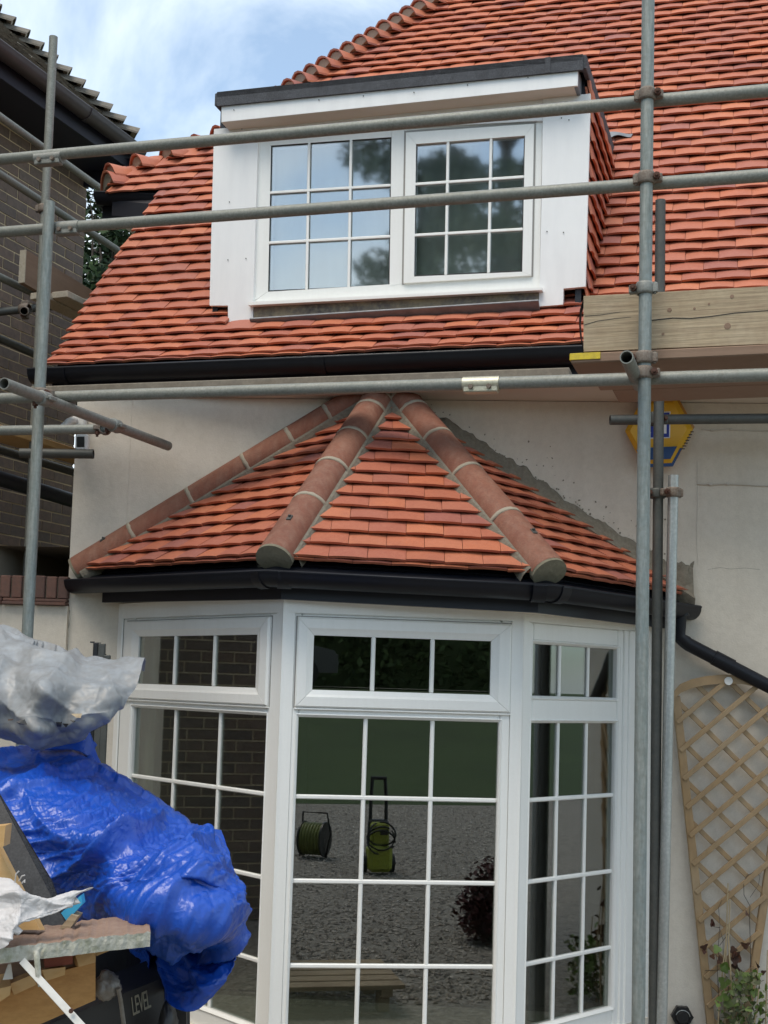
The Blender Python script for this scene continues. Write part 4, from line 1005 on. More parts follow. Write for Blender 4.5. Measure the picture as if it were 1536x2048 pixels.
# along the neighbouring wall
nd = V((.4, 1, 0)).normalized(); nn_ = V((nd.y, -nd.x, 0))
tb2 = thing('toe_board', 'brown toe board standing on edge against the brown brick wall at left', 'scaffold board', U(53,570,7.3), 'scaffold boards')
a_, b_ = U(53,500,7.3), U(200,590,8.15)
MB().prism([a_, b_, b_ - UP*.205, a_ - UP*.205], -nn_*.038).build('plank', Mt['deck'], tb2)
mb = MB(); mb.box(a_ - UP*.10 - nn_*.02 - nd*.004, (nd, nn_, UP), (.003, .022, .10)); mb.build('end_band', Mt['deckend'], tb2)
for k_, (x, y, lb) in enumerate(((62,586,'deck board end left of the left upright under the toe board'), (104,584,'deck board end right of the left upright under the toe board'))):
    t = thing('deck_board', lb, 'scaffold board', U(x,y,7.1), 'scaffold boards'); q = U(x, y, 7.1)
    MB().box(q + nn_*.055 + nd*.5 - UP*.019, (nd, nn_, UP), (.5, .055 if k_ else .06, .019), .003).build('plank', Mt['deckend'], t)
t = thing('deck_board', 'orange underside of a scaffold board left of the security light', 'scaffold board', U(-30,880,6.9), 'scaffold boards')
q = U(-30, 868, 6.8); MB().box(q + nd*.45 + nn_*.09, (nd, nn_, UP), (.62, .11, .019), .003).build('plank', Mt['pine'], t)

# ------------------------------------------------------------------ neighbouring house
nb = thing('neighbour_house', 'dark brown brick neighbouring house with mossy tiled roof at left', 'house', at_z(U(0,600,8.3), 0))
nP = Pl(U(0,600,8.3), nn_); NO = at_z(nP.hit(0, 600), 0)
s_end = (nP.hit(169, 450) - NO).dot(nd); ZSOF = 5.36
mb = MB(); a_, b_ = NO - nd*7.5 + nn_*.001, NO + nd*s_end + nn_*.001
mb.prism([a_, b_, at_z(b_, ZSOF), at_z(a_, ZSOF)], -nn_*.3); nwall = mb.build('brick_wall', Mt['bmortar'], nb)
bk2 = V((-nn_.x, -nn_.y, 0))
mb = MB(); mb.prism([b_ - nn_*.302, b_ - nn_*3.3, at_z(b_ - nn_*3.3, ZSOF), at_z(b_ - nn_*.302, ZSOF)], -nd*.3); mb.build('rear_wall', Mt['brick'], nb)
bm = MB(); bm.box(V((.5, .0, .5)), (V((1,0,0)), V((0,1,0)), V((0,0,1))), (.5, .006, .5), 0); bme = bm.mesh('brick_mesh'); bme.materials.append(Mt['brick'])
CZ = .075; rest = []
for k in range(int(ZSOF/CZ)):
    off = (.1125 if k % 2 else 0); j = 0; s_ = s_end
    first = True
    while s_ > -7.4:
        ln = .102 if (first and k % 2) else .215
        first = False
        p_ = NO + nd*(s_ - ln) + UP*(k*CZ + .005) + nn_*random.uniform(-.003, .002)
        M = mat4(nd*ln, nn_, UP*.065, p_)
        x, y = proj(p_ + nd*ln/2)
        if -25 < x < 180 and 190 < y < 1170: inst('brick', bme, M, nwall)
        else: rest.append((bme, M))
        s_ -= ln + .010
join_tiles('brick_field', rest, nwall, Mt['brick'])
OV = .36; cor = NO + nd*(s_end - .03) + nn_*OV
mb = MB(); q = [NO - nd*7.5 - nn_*.05, NO + nd*(s_end - .03) - nn_*.05, cor, NO - nd*7.5 + nn_*OV]; mb.prism([at_z(p_, ZSOF+.004) for p_ in q], UP*.012); mb.build('soffit_board', Mt['navy'], nb)
mb = MB(); mb.box(at_z(NO + nn_*(OV+.012) + nd*((s_end+.1-7.5)/2), ZSOF+.07), (nd, nn_, UP), ((s_end+.1+7.5)/2, .011, .075), .003); mb.build('fascia_board', Mt['navy'], nb)
g0_, g1_ = at_z(NO - nd*7.4 + nn_*(OV+.085), ZSOF+.135), at_z(cor + nn_*.085 + nd*.05, ZSOF+.135)
gutter('gutter', [g0_, g1_], [nn_, nn_], nb, Mt['brownpl'], r=.062, brackets=[(at_z(NO + nn_*(OV+.085) + nd*.25, ZSOF+.135), nn_, nd)])
h0_, h1_ = at_z(cor + nd*.06 + nn_*.13, ZSOF+.03), at_z(cor + nd*.06 - nn_*2.5, ZSOF+.03)
gutter('gutter', [h0_, h1_], [nd, nd], nb, Mt['brownpl'], r=.062)
mb = MB(); mb.box((h0_+h1_)/2 - nd*.06 - UP*.05, (nn_, nd, UP), ((h1_-h0_).length/2 - .08, .012, .085)); mb.build('fascia_board', Mt['navy'], nb)
nroof = sub('tiled_roof', nb); PN = R(44); vN = (-nn_*math.cos(PN) + UP*math.sin(PN)); eN = nd
o0 = at_z(cor + nn_*.05, ZSOF+.155); rest = []
for i in range(26):
    hi_ = -i*.1*math.cos(PN); k = 0
    while k*TW < 5.5:
        x1 = hi_ - k*TW - (TW/2 if i % 2 else 0); x0 = x1 - TW; k += 1
        p_ = o0 + vN*(i*.1) + eN*x0; M = tile_mat(p_, eN, vN, TW, 2.2)
        x, y = proj(p_)
        if -20 < x < 260 and y > -20 and i < 12: inst('tile', tile_old, M, nroof)
        else: rest.append((tile_old, M))
    if i % 2:
        M = tile_mat(o0 + vN*(i*.1) + eN*(hi_-TW/2), eN, vN, TW/2, 1); rest.append((tile_old, M))
join_tiles('tile_field', rest, nroof, Mt['oldtile'])
mb = MB(); nv = vN.cross(eN); nv = nv if nv.z > 0 else -nv
mb.add([o0 - nv*.01, o0 - eN*8 - nv*.01, o0 - eN*8 + vN*2.6 - nv*.01, o0 + vN*2.6 - eN*2.6*math.cos(PN) - nv*.01], [(0,1,2,3)])
mb.add([o0 - nv*.01, o0 - nn_*3 - UP*.01, o0 + vN*2.6 - eN*2.6*math.cos(PN) - nv*.01], [(0,1,2)]); mb.build('roof_deck', Mt['fascia'], nroof, rec=False)
bon2, bonm2 = bonnet(None, 'old_bonnet_mesh', Mt['oldhip'], r0_=.15, r1_=.07, ln=.24, lift=.035)
hd = (vN - eN*math.cos(PN)).normalized()
for i in range(26):
    p_ = o0 + vN*(i*.1) - eN*(i*.1*math.cos(PN)); x_ = (hd - UP*.22).normalized(); sd_ = UP.cross(x_).normalized(); z_ = x_.cross(sd_)
    M = mat4(x_, sd_, z_, p_ + UP*.06 + nd*.02); 
    if proj(p_)[0] > -60: inst('bonnet_tile', bon2, M, nroof); inst('mortar_fill', bonm2, M, nroof)
# boundary wall with soldier coping
bw = thing('boundary_wall', 'low cream rendered wall topped with upright red bricks left of the bay', 'wall', at_z(wallP.hit(-80,1300), 0))
bp = Pl(wallP.p + wout*.03, wallP.n)
x0_, x1_ = bp.hit(-120,1180), bp.hit(137,1180); zt_ = bp.hit(60,1197).z
mb = MB(); mb.prism([at_z(x0_, -.01), at_z(x1_, -.01), at_z(x1_, zt_-.035), at_z(x0_, zt_-.035)], -wout*.22); mb.build('render_face', Mt['plaster'], bw)
for j in range(2):
    t_ = (x1_-x0_).length; nt_ = 4
    for i in range(nt_):
        a_ = at_z(x0_ + wdir*(t_*i/nt_), zt_ - .034 + j*.0175); mb = MB(); mb.box(a_ + wdir*t_/nt_/2 - wout*.09 + UP*.0085, (wdir, wout, UP), (t_/nt_/2-.004, .125 - j*.015, .0075), .002); mb.build('creasing_tile', Mt['rbrick'], bw)
nb_ = int(t_/.062)
for i in range(nb_+1):
    a_ = at_z(x1_ - wdir*(.062*i + .03), zt_ + .003); hh = .115 + random.uniform(-.003, .003)
    mb = MB(); mb.box(a_ - wout*.105 + UP*hh/2, (wdir, wout, UP), (.0265, .108, hh/2), .004); mb.build('brick', Mt['rbrick'], bw)
mb = MB(); mb.box(at_z((x0_+x1_)/2 - wout*.11, zt_+.055), (wdir, wout, UP), (t_/2-.01, .095, .052)); mb.build('mortar_core', Mt['mortar'], bw)
mb = MB(); pts = [wallP.hit(x, y) + wout*.001 for x, y in ((136,1212), (139,1222), (137,1235), (138,1250), (134,1268), (135,1290), (133,1320))]
mb.path(pts, .0022, 5); mb.build('render_crack', Mt['mortar'], house)
# cracks and knots in the toe board
for k_, pts in enumerate(([(1300,641), (1345,636), (1380,637), (1420,633), (1470,626), (1536,621), (1600,617)], [(1168,650), (1195,642), (1230,637), (1262,634)], [(1170,632), (1200,630), (1240,624)])):
    MB().path([tbp(x, y) - sback*.0005 for x, y in pts], .0022 if k_ == 0 else .0012, 5, .5).build('crack', Mt['seal'], tb)
for (x, y, r_) in ((1339,620,.009), (1464,593,.008), (1455,652,.013), (1389,617,.005), (1418,608,.005), (1326,668,.006)):
    q = tbp(x, y); MB().tube(q + sback*.002, q - sback*.0015, r_, 12, r1=r_*.9).build('knot', Mt['deck'], tb)
# dark close-boarded fence added to block the bright gap between the houses
fe = thing('gap_screen', 'dark board fence added to hide the bright gap between the two houses', 'screen', at_z(U(150,1000,11.5), 0))
for i in range(16):
    q = at_z(U(20, 1000, 11.5), 0) + X_ * (i*.125) if False else at_z(U(20, 1000, 11.5), 0) + V((i*.125, -.03*i, 0))
    MB().box(q + UP*1.75, (V((1,0,0)), V((0,1,0)), UP), (.06, .01, 1.75), .003).build('screen_board', Mt['screen'], fe)
# ------------------------------------------------------------------ small fittings on the wall
def wp(px, py, o=0.0): return Pl(wallP.p + wout*o, wallP.n).hit(px, py)
ab = thing('alarm_box', 'yellow and blue hexagonal burglar alarm box behind the scaffold uprights', 'alarm box', wp(1320,930))
hexo = [(1283,800), (1352,797), (1386,858), (1345,932), (1288,934), (1250,862)]
hexi = [(1290,808), (1346,805), (1374,858), (1341,918), (1293,920), (1260,862)]
mb = MB(); mb.prism([wp(x, y, .004) for x, y in hexo], wout*.05); mb.build('back_case', Mt['amber'], ab)
mb = MB(); A_ = [wp(x, y, .055) for x, y in hexo]; B_ = [wp(x, y, .085) for x, y in hexi]
mb.add(A_ + B_, [(i, (i+1) % 6, 6+(i+1) % 6, 6+i) for i in range(6)] + [tuple(range(6, 12))]); mb.add(A_, [tuple(range(6))]); mb.build('front_cover', Mt['yellowbox'], ab)
mb = MB(); mb.prism([wp(x, y, .0865) for x, y in ((1281,896), (1354,893), (1341,918), (1293,920))], wout*.004)
mb.prism([wp(x, y, .056) for x, y in ((1272,900), (1364,897), (1345.5,933), (1287,935))], wout*.012); mb.build('blue_base', Mt['bluebox'], ab)
for i in range(7):
    a_ = i/7; x, y = 1383 - 38*a_*.55, 864 + 72*a_*.55; q = wp(x, y, .056)
    mb = MB(); mb.box(q + wout*.004, (wdir, wout, UP), (.010, .0015, .0022)); mb.build('sounder_slot', Mt['seal'], ab)
mb = MB(); mb.prism([wp(x, y, .0868) for x, y in ((1278,826), (1341,823), (1340,876), (1278,878))], wout*.0012); mb.build('badge', Mt['whiteprint'], ab)
mb = MB(); mb.prism([wp(x, y, .0884) for x, y in ((1280,828), (1339,825), (1338,874), (1280,876))], wout*.0010); mb.build('badge_ground', Mt['blueprint'], ab)
for px in ([(1325,830), (1333,830), (1333,867), (1325,867)], [(1286,858), (1296,852), (1302,866), (1290,872)]):
    mb = MB(); mb.prism([wp(x, y, .0896) for x, y in px], wout*.0008); mb.build('badge_letter', Mt['whiteprint'], ab)
sl_ = thing('security_light', 'white security light with small black lens at the house corner', 'security light', wp(168,890))
mb = MB(); mb.path([wp(152,846,.01), wp(148,840,.05), wp(138,843,.10), wp(124,856,.12)], .022, 10, .8); mb.build('arm', Mt['whitepl'], sl_)
mb = MB(); mb.box(wp(160,845,.02), (wdir, wout, UP), (.035, .02, .04), .01); mb.build('mount', Mt['whitepl'], sl_)
c_ = wp(165,886,.07); tl = (wout*1 - UP*.12 - wdir*.1).normalized(); rt = UP.cross(tl).normalized(); u2 = tl.cross(rt)
mb = MB(); mb.box(c_, (rt, tl, u2), (.034, .022, .045), .012); mb.build('head', Mt['whitepl'], sl_)
mb = MB(); mb.box(c_ + tl*.0225 + u2*.004, (rt, tl, u2), (.021, .002, .027), .001); mb.build('lens', Mt['blackpl'], sl_)
def cable(pts, label):
    t = thing('wall_cable', label, 'cable', wp(*pts[0]))
    mb = MB(); mb.path([wp(x, y, .006) for x, y in pts], .0028, 6); mb.build('cord', Mt['cable'], t)
    for k in (1, 2):
        x, y = pts[k]; mb = MB(); mb.box(wp(x, y, .006), (wdir, wout, UP), (.008, .006, .006), .002); mb.build('clip', Mt['cable'], t)
cable([(1402,858), (1424,860), (1462,858), (1474,861), (1500,861), (1545,863), (1600,866)], 'grey cable clipped to the cream wall right of the alarm box')
cable([(1395,968), (1421,969), (1455,968), (1480,969), (1510,971), (1545,973), (1600,976)], 'grey cable clipped to the cream wall above the trellis, lower of two')
for k, (x, y, yb, lb) in enumerate(((185,1285,1345,'thin dark pipe offcut standing behind the grey sheet'), (197,1287,1345,'thicker dark pipe offcut standing behind the grey sheet'), (208,1310,1345,'shortest dark pipe offcut standing behind the grey sheet'))):
    t = thing('pipe_offcut', lb, 'pipe', U(x, yb, 5.2), 'pipe offcuts'); mb = MB(); mb.box((U(x,y,5.2)+U(x,yb+250,5.2))/2, (V((1,0,0)), V((0,1,0)), UP), ((.010,.014,.013)[k], .012, (U(x,y,5.2)-U(x,yb+250,5.2)).length/2), .003); mb.build('pipe_body', Mt['blackpl'] if k == 0 else Mt['galvd'], t)
    MB().box(U(x,y,5.2) + UP*.001, (V((1,0,0)), V((0,1,0)), UP), (.008, .009, .003)).build('pipe_cap', Mt['seal'], t)
# black hose bib / hose guide low on the wall
hb = thing('hose_fitting', 'black plastic lobed hose fitting fixed low on the wall beside the trellis', 'hose fitting', wp(1365,2046))
c_ = wp(1365,2034,.05)
mb = MB(); ring = []; n = 40
for z in (0, .03):
    ring.append([c_ - wout*z + (wdir*math.cos(2*math.pi*i/n) + UP*math.sin(2*math.pi*i/n))*(.047 + .007*max(0, math.cos(6*2*math.pi*i/n))**2) for i in range(n)])
mb.add(ring[0] + ring[1], [(i, (i+1) % n, n+(i+1) % n, n+i) for i in range(n)] + [tuple(range(n)), tuple(range(n, 2*n))]); mb.build('knob_rim', Mt['blackpl'], hb)
mb = MB(); mb.tube(c_, c_ + wout*.022, .036, 24, r1=.026); mb.build('knob_face', Mt['blackpl'], hb)
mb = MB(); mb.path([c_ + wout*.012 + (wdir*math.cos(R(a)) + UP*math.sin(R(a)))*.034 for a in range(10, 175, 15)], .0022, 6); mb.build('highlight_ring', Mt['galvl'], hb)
mb = MB(); mb.tube(c_ - wout*.03, c_ - wout*.055, .03, 16); mb.build('knob_stem', Mt['blackpl'], hb)

# ------------------------------------------------------------------ fan trellis
tr = thing('fan_trellis', 'fan-shaped wooden lattice trellis leaning on the cream wall', 'trellis', wp(1460,2150,.05))
def tp(px, py, o=.05): return wp(px, py, o)
outline = [(1426,2110), (1349,1400), (1352,1384), (1378,1368), (1410,1359), (1446,1355), (1490,1358), (1540,1370), (1585,1390), (1592,1404), (1483,2110)]
side = [((1428,2110), (1352,1392)), ((1482,2110), (1588,1400))]
for a_, b_ in side:
    mb = MB(); mb.bar(tp(*a_), tp(*b_), .038, .028, wout, .003); mb.build('side_rail', Mt['trellis'], tr)
arch = [(1347,1392), (1360,1377), (1384,1367), (1412,1361), (1446,1358), (1482,1359), (1516,1365), (1552,1377), (1592,1398)]
mb = MB(); rows = []
for i in range(41):
    t = i/40*(len(arch)-1); k = min(int(t), len(arch)-2); f = t-k
    x, y = arch[k][0]*(1-f) + arch[k+1][0]*f, arch[k][1]*(1-f) + arch[k+1][1]*f
    q = tp(x, y, .062); rows.append([q + UP*.022, q + UP*.022 + wout*.012, q - UP*.022 + wout*.012, q - UP*.022, q + UP*.022])
mb.grid(rows, False); mb.build('arched_top', Mt['trellis'], tr)
mb = MB(); q = tp(1457,1362,.075); mb.tube(q, q + wout*.003, .020, 20); mb.build('label_disc', Mt['whitepl'], tr)
def inside(x, y):
    c = False; n = len(outline)
    for i in range(n):
        (x0, y0), (x1, y1) = outline[i], outline[(i+1) % n]
        if (y0 > y) != (y1 > y) and x < (x1-x0)*(y-y0)/(y1-y0) + x0: c = not c
    return c
for fam, (sl2, sp, o_) in enumerate(((-.84, 62, .066), (.98, 71, .050))):
    for k in range(-20, 34):
        y_c = 1480 + k*sp + (0 if fam == 0 else 26); pts = []
        for i in range(0, 600):
            x = 1340 + i*.45; y = y_c + (x-1460)*sl2
            if inside(x, y): pts.append((x, y))
        if len(pts) > 25 and pts[0][1] < 2090:
            mb = MB(); mb.bar(tp(*pts[0], o_), tp(*pts[-1], o_), .024, .012, wout, .002); mb.build('slat', Mt['trellis'], tr)
# ------------------------------------------------------------------ climbing plants
def leaf_mesh(name, m, n_lobes=3):
    mb = MB(); out_ = []
    for i in range(12):
        a = 2*math.pi*i/12; r_ = 1 + .28*math.cos(3*a) ; out_.append(V((math.sin(a)*r_*.5, .5 - .5*math.cos(a)*r_, -.10*abs(math.sin(a)) )))
    mb.add([V((0,.45,.05))] + out_, [(0, 1+i, 1+(i+1) % 12) for i in range(12)], True)
    me = mb.mesh(name); me.materials.append(m); return me
lfg, lfo, lfd = leaf_mesh('leaf_mesh', Mt['leaf']), leaf_mesh('leaf_olive', Mt['olive']), leaf_mesh('leaf_dry', Mt['dryleaf'])
def rand_rot():
    return Matrix.Rotation(random.uniform(0, 6.28), 3, 'Z') @ Matrix.Rotation(random.uniform(-.9, .9), 3, 'X') @ Matrix.Rotation(random.uniform(-.9, .9), 3, 'Y')
cp = thing('climbing_plant', 'straggly climbing plant with pale canes growing up through the trellis foot', 'plant', wp(1460,2140,.12))
canes = [[(1450,2090,.10), (1449,1980,.11), (1452,1900,.11), (1454,1830,.10), (1456,1766,.09)], [(1468,2090,.12), (1462,1960,.13), (1457,1880,.12), (1460,1800,.10)],
         [(1434,2090,.11), (1438,2020,.12), (1446,1930,.12), (1456,1850,.1)], [(1530,2090,.13), (1533,1990,.13), (1535,1900,.12)], [(1500,2090,.2), (1512,2030,.2), (1520,1960,.18)]]
for c_ in canes: MB().path([wp(x, y, o) for x, y, o in c_], .0045, 6, .6).build('cane', Mt['stem'], cp)
vines = [[(1447,1960,.09), (1436,1900,.10), (1440,1850,.09), (1437,1815,.08), (1444,1800,.08)], [(1460,1990,.1), (1447,1930,.1), (1446,1880,.09), (1440,1858,.09)],
         [(1440,2060,.1), (1437,1990,.1), (1434,1920,.09), (1428,1890,.08)], [(1502,1950,.09), (1499,1830,.08), (1500,1812,.08), (1488,1790,.08), (1487,1765,.07), (1495,1750,.07), (1510,1745,.07), (1520,1752,.07), (1517,1770,.07), (1500,1795,.07)],
         [(1440,1855,.08), (1430,1854,.08), (1422,1850,.08)], [(1456,1868,.09), (1440,1890,.09), (1428,1893,.09)], [(1500,2060,.2), (1480,1990,.2), (1462,1950,.18)], [(1410,1941,.07), (1440,1940,.08)],
         [(1462,1990,.12), (1488,2000,.15), (1500,1975,.16), (1528,1960,.17)], [(1490,2070,.2), (1510,2000,.2), (1515,1955,.18)]]
for v_ in vines: MB().path([wp(x, y, o) for x, y, o in v_], .0018, 5, .6).build('vine', Mt['vine'], cp)
def put_leaf(me, px, py, o, s_):
    M = Matrix.Translation(wp(px, py, o)) @ (rand_rot() @ Matrix.Rotation(R(70), 3, 'X')).to_4x4() @ Matrix.Diagonal((s_, s_, s_, 1)); inst('leaf', me, M, cp)
for (x, y, s_) in ((1446,1975,.055), (1486,1965,.07), (1465,1992,.06), (1455,1945,.05), (1497,1985,.055), (1440,2000,.05), (1520,2030,.05), (1475,2010,.07), (1490,2030,.06), (1458,1938,.045), (1512,1990,.05), (1430,1905,.04)): put_leaf(lfg, x, y, .16, s_)
for _ in range(290):
    x = random.gauss(1487, 30); y = random.uniform(1950, 2080); 
    if x < 1436 + (2040-y)*.12: continue
    put_leaf(random.choice((lfo, lfo, lfg, lfg, lfo)), x, y, random.uniform(.06, .26), random.uniform(.014, .036))
for (x, y) in ((1410,1900), (1408,1908), (1428,1918), (1426,1850), (1422,1852), (1490,1890), (1492,1898), (1465,1915), (1470,1930), (1478,1945), (1484,1955), (1462,1905), (1515,1935), (1498,1830), (1436,1926), (1506,1945), (1526,1950)): put_leaf(lfd, x, y, .10, random.uniform(.022, .04))
for (x, y) in ((1474,1925), (1478,1940), (1470,1918)): put_leaf(lfd, x, y, .09, .045)

# ------------------------------------------------------------------ the covered heap at bottom left
def catmull(p, t):
    n = len(p)-1; x = t*n; i = min(int(x), n-1); f = x-i
    a, b, c, d = p[max(i-1, 0)], p[i], p[i+1], p[min(i+2, n)]
    return (2*b + (c-a)*f + (2*a-5*b+4*c-d)*f*f + (3*b-a-3*c+d)*f**3)*.5
def loft(curves, nu, nv):
    cs = [[U(x, y, z) for x, y, z in c] for c in curves]; rows = []
    for j in range(nv+1):
        row = []
        for i in range(nu+1):
            col = [catmull(c, i/nu) for c in cs]; row.append(catmull(col, j/nv))
        rows.append(row)
    return rows
def fold(rows, fn):
    out_ = [r_[:] for r_ in rows]; nv, nu = len(rows)-1, len(rows[0])-1
    for j in range(nv+1):
        for i in range(nu+1):
            a = rows[min(j+1, nv)][i] - rows[max(j-1, 0)][i]; b = rows[j][min(i+1, nu)] - rows[j][max(i-1, 0)]
            n = b.cross(a); n = n.normalized() if n.length > 1e-9 else V((0,-1,0))
            if n.y > 0: n = -n
            out_[j][i] = rows[j][i] + n*fn(rows[j][i], i/nu, j/nv)
    return out_
def ridge(x): return 1 - abs(x)
def crumple(p, f, seed):
    """faceted creasing: distance to warped cell points"""
    q = p*f + V((seed, seed*.7, seed*.3)); q = q + noise.noise_vector(q*.6)*.5
    d_ = noise.voronoi(q)[0]; return d_[1] - d_[0]
def crease(p, sc_, st, seed):
    """sharp long folds: ridged noise stretched along a direction"""
    q = V((p.dot(st[0])*sc_[0], p.dot(st[1])*sc_[1], p.dot(st[2])*sc_[2] + seed))
    q = q + V((noise.noise(q*.7 + V((5,1,seed))), noise.noise(q*.7 + V((1,7,seed))), 0))*.8
    return ridge(noise.noise(q)*1.6)**3
tarp = thing('blue_tarpaulin', 'crumpled blue tarpaulin draped over the heap in front of the bay', 'tarpaulin', U(250,2020,3.4))
tc_ = [
 [(-40,1540,4.5), (60,1535,4.5), (150,1535,4.5), (250,1585,4.45), (330,1640,4.4), (400,1680,4.3), (450,1720,4.2)],
 [(-40,1497,4.1), (60,1497,4.1), (150,1492,4.05), (225,1540,4.0), (325,1600,3.95), (395,1648,3.85), (442,1662,3.75)],
 [(-40,1545,3.6), (60,1550,3.6), (150,1565,3.6), (230,1605,3.55), (335,1660,3.5), (418,1690,3.45), (461,1728,3.5)],
 [(-40,1620,3.4), (60,1630,3.4), (150,1650,3.35), (240,1685,3.3), (340,1725,3.25), (425,1758,3.3), (464,1780,3.45)],
 [(0,1700,3.35), (80,1715,3.35), (160,1735,3.3), (250,1762,3.2), (350,1790,3.15), (430,1812,3.2), (483,1822,3.4)],
 [(60,1770,3.4), (110,1785,3.4), (180,1800,3.35), (265,1826,3.2), (350,1850,3.16), (432,1866,3.18), (478,1872,3.4)],
 [(90,1800,3.6), (130,1820,3.6), (190,1840,3.6), (270,1846,3.75), (340,1848,3.95), (416,1885,3.58), (472,1915,3.42)],
 [(100,1830,3.75), (140,1840,3.75), (200,1865,3.75), (290,1885,3.85), (320,1935,4.0), (394,1965,3.42), (458,1952,3.38)],
 [(110,1850,3.85), (150,1860,3.85), (215,1885,3.85), (297,1905,3.72), (316,1985,3.6), (362,2022,3.4), (412,2006,3.38)]]
def tfold(p, u, v):
    A1_ = (V((1,0,.55)).normalized(), V((-.5,0,1)).normalized(), V((0,1,0)))
    amp = .02 + .05*smooth01((u-.25)/.5)*smooth01((v-.15)/.3)
    x = amp*1.5*crease(p, (1.3, 6.5, 1.2), A1_, 2.0) + .015*crease(p, (4, 20, 3), A1_, 31.0) + .006*crease(p, (8, 42, 6), (V((.9,0,.2)).normalized(), V((-.2,0,.9)).normalized(), V((0,1,0))), 41.0)
    x += .020*crease(p, (3.5, 11, 2), (V((.8,0,-.6)), V((.6,0,.8)), V((0,1,0))), 6.0)
    q_ = V((p.dot(A1_[0])*.6, p.y, p.dot(A1_[1])*1.5))
    x += .016*crumple(q_, 6.5, 1.0) + .013*crumple(q_, 15, 4.0) + .007*crumple(q_, 38, 7.0) + .003*crumple(p, 85, 9.0)
    return (x - .03)*(.4 + .6*smooth01((v-.13)/.14))*(1 - .7*smooth01((u-.78)/.2))*(1 - .6*smooth01((v-.85)/.12))
rows = fold(loft(tc_, 300, 310), tfold)
mb = MB(); mb.grid(rows, True); to = mb.build('sheet_cloth', Mt['tarp'], tarp, rec=False)
md = to.modifiers.new('thick', 'SOLIDIFY'); md.thickness = .002
# hem flap hanging behind under the polythene
mb = MB(); r_ = loft([[(120,1440,3.95), (165,1450,3.95), (190,1490,3.95)], [(60,1500,3.9), (150,1500,3.9), (214,1536,3.92)]], 20, 14); r_ = fold(r_, lambda p, u, v: .02*noise.noise(p*10)); mb.grid(r_, True)
hm = mb.build('loose_flap', Mt['tarp'], tarp, rec=False); hm.modifiers.new('thick', 'SOLIDIFY').thickness = .002
sh = thing('grey_polythene_sheet', 'grey dusty polythene sheet crumpled on top of the blue tarpaulin', 'plastic sheet', U(100,1500,3.6))
gc_ = [
 [(-40,1275,4.2), (40,1300,4.2), (90,1320,4.2), (160,1340,4.15), (230,1350,4.1), (280,1345,4.0)],
 [(-40,1236,3.95), (30,1263,3.95), (72,1288,3.95), (140,1308,3.9), (215,1326,3.85), (290,1335,3.8)],
 [(-40,1310,3.7), (30,1320,3.7), (92,1330,3.65), (160,1350,3.65), (220,1362,3.65), (276,1362,3.7)],
 [(-40,1370,3.6), (25,1375,3.6), (85,1380,3.52), (140,1400,3.58), (200,1400,3.58), (262,1386,3.66)],
 [(-40,1420,3.55), (20,1425,3.6), (58,1430,3.52), (110,1440,3.58), (175,1430,3.56), (246,1405,3.64)],
 [(-40,1455,3.58), (20,1460,3.6), (72,1466,3.5), (120,1462,3.6), (175,1455,3.56), (222,1425,3.64)],
 [(-40,1478,3.7), (20,1484,3.7), (70,1499,3.62), (115,1494,3.62), (155,1480,3.62), (196,1452,3.68)]]
def gfold(p, u, v):
    A1_ = (V((1,0,-.5)).normalized(), V((.5,0,1)).normalized(), V((0,1,0)))
    return .020*crease(p, (3, 7, 2), A1_, 12.0) + .015*crease(p, (5, 5, 3), (V((.6,0,.8)), V((.8,0,-.6)), V((0,1,0))), 17.0) + .034*crumple(V((p.x*.7, p.y, p.z*1.2)), 4.0, 3.0) + .008*crumple(p, 11, 8.0) + .003*crumple(p, 34, 2.0) - .02
rows = fold(loft(gc_, 170, 150), gfold)
mb = MB(); mb.grid(rows, True); go = mb.build('sheet_film', Mt['sheet'], sh, rec=False); go.modifiers.new('thick', 'SOLIDIFY').thickness = .0012
for (x, y, z, s_, m) in ((152,1432,3.50,.016,'oldwood'), (146,1442,3.50,.010,'blackpl'), (118,1449,3.52,.016,'blackpl'), (130,1451,3.51,.012,'blackpl'), (44,1444,3.45,.018,'seal'), (22,1438,3.45,.010,'deck'), (206,1448,3.5,.004,'seal')):
    t = thing('debris', {'152':'small tan wood chip lying on the grey polythene'}.get(str(x), 'tiny dark scrap lying on the grey polythene'), 'debris', U(x,y,z), 'scraps on the polythene')
    mb = MB(); c_ = U(x, y, z); rr = [c_ + V((random.uniform(-1,1)*s_, random.uniform(-.4,.4)*s_, random.uniform(-.5,.5)*s_)) for _ in range(7)]
    b_ = bmesh.new(); [b_.verts.new(q - thing_origin(t)) for q in rr]; bmesh.ops.convex_hull(b_, input=b_.verts); me = bpy.data.meshes.new('scrap'); b_.to_mesh(me); b_.free(); me.materials.append(Mt[m])
    o = bpy.data.objects.new('scrap', me); COL.objects.link(o); o.parent = t
# hidden bulk of the heap that carries the tarpaulin
hp = thing('rubble_heap', 'dark heap of stored materials hidden under the blue tarpaulin', 'heap', U(100,2300,4.0))
mb = MB(); rows = loft([[(-200,1560,4.6), (100,1540,4.6), (300,1640,4.6), (400,1760,4.5)], [(-200,1550,4.3), (100,1545,4.3), (300,1650,4.2), (400,1760,4.2)], [(-200,1800,3.9), (100,1800,3.9), (250,1850,3.95), (300,1900,4.0)], [(-200,2300,3.9), (100,2300,3.9), (220,2300,3.95), (270,2300,4.0)]], 24, 24)
mb.grid(fold(rows, lambda p, u, v: .05*noise.noise(p*4)), False); mb.build('rubble', Mt['darkbox'], hp, rec=False)

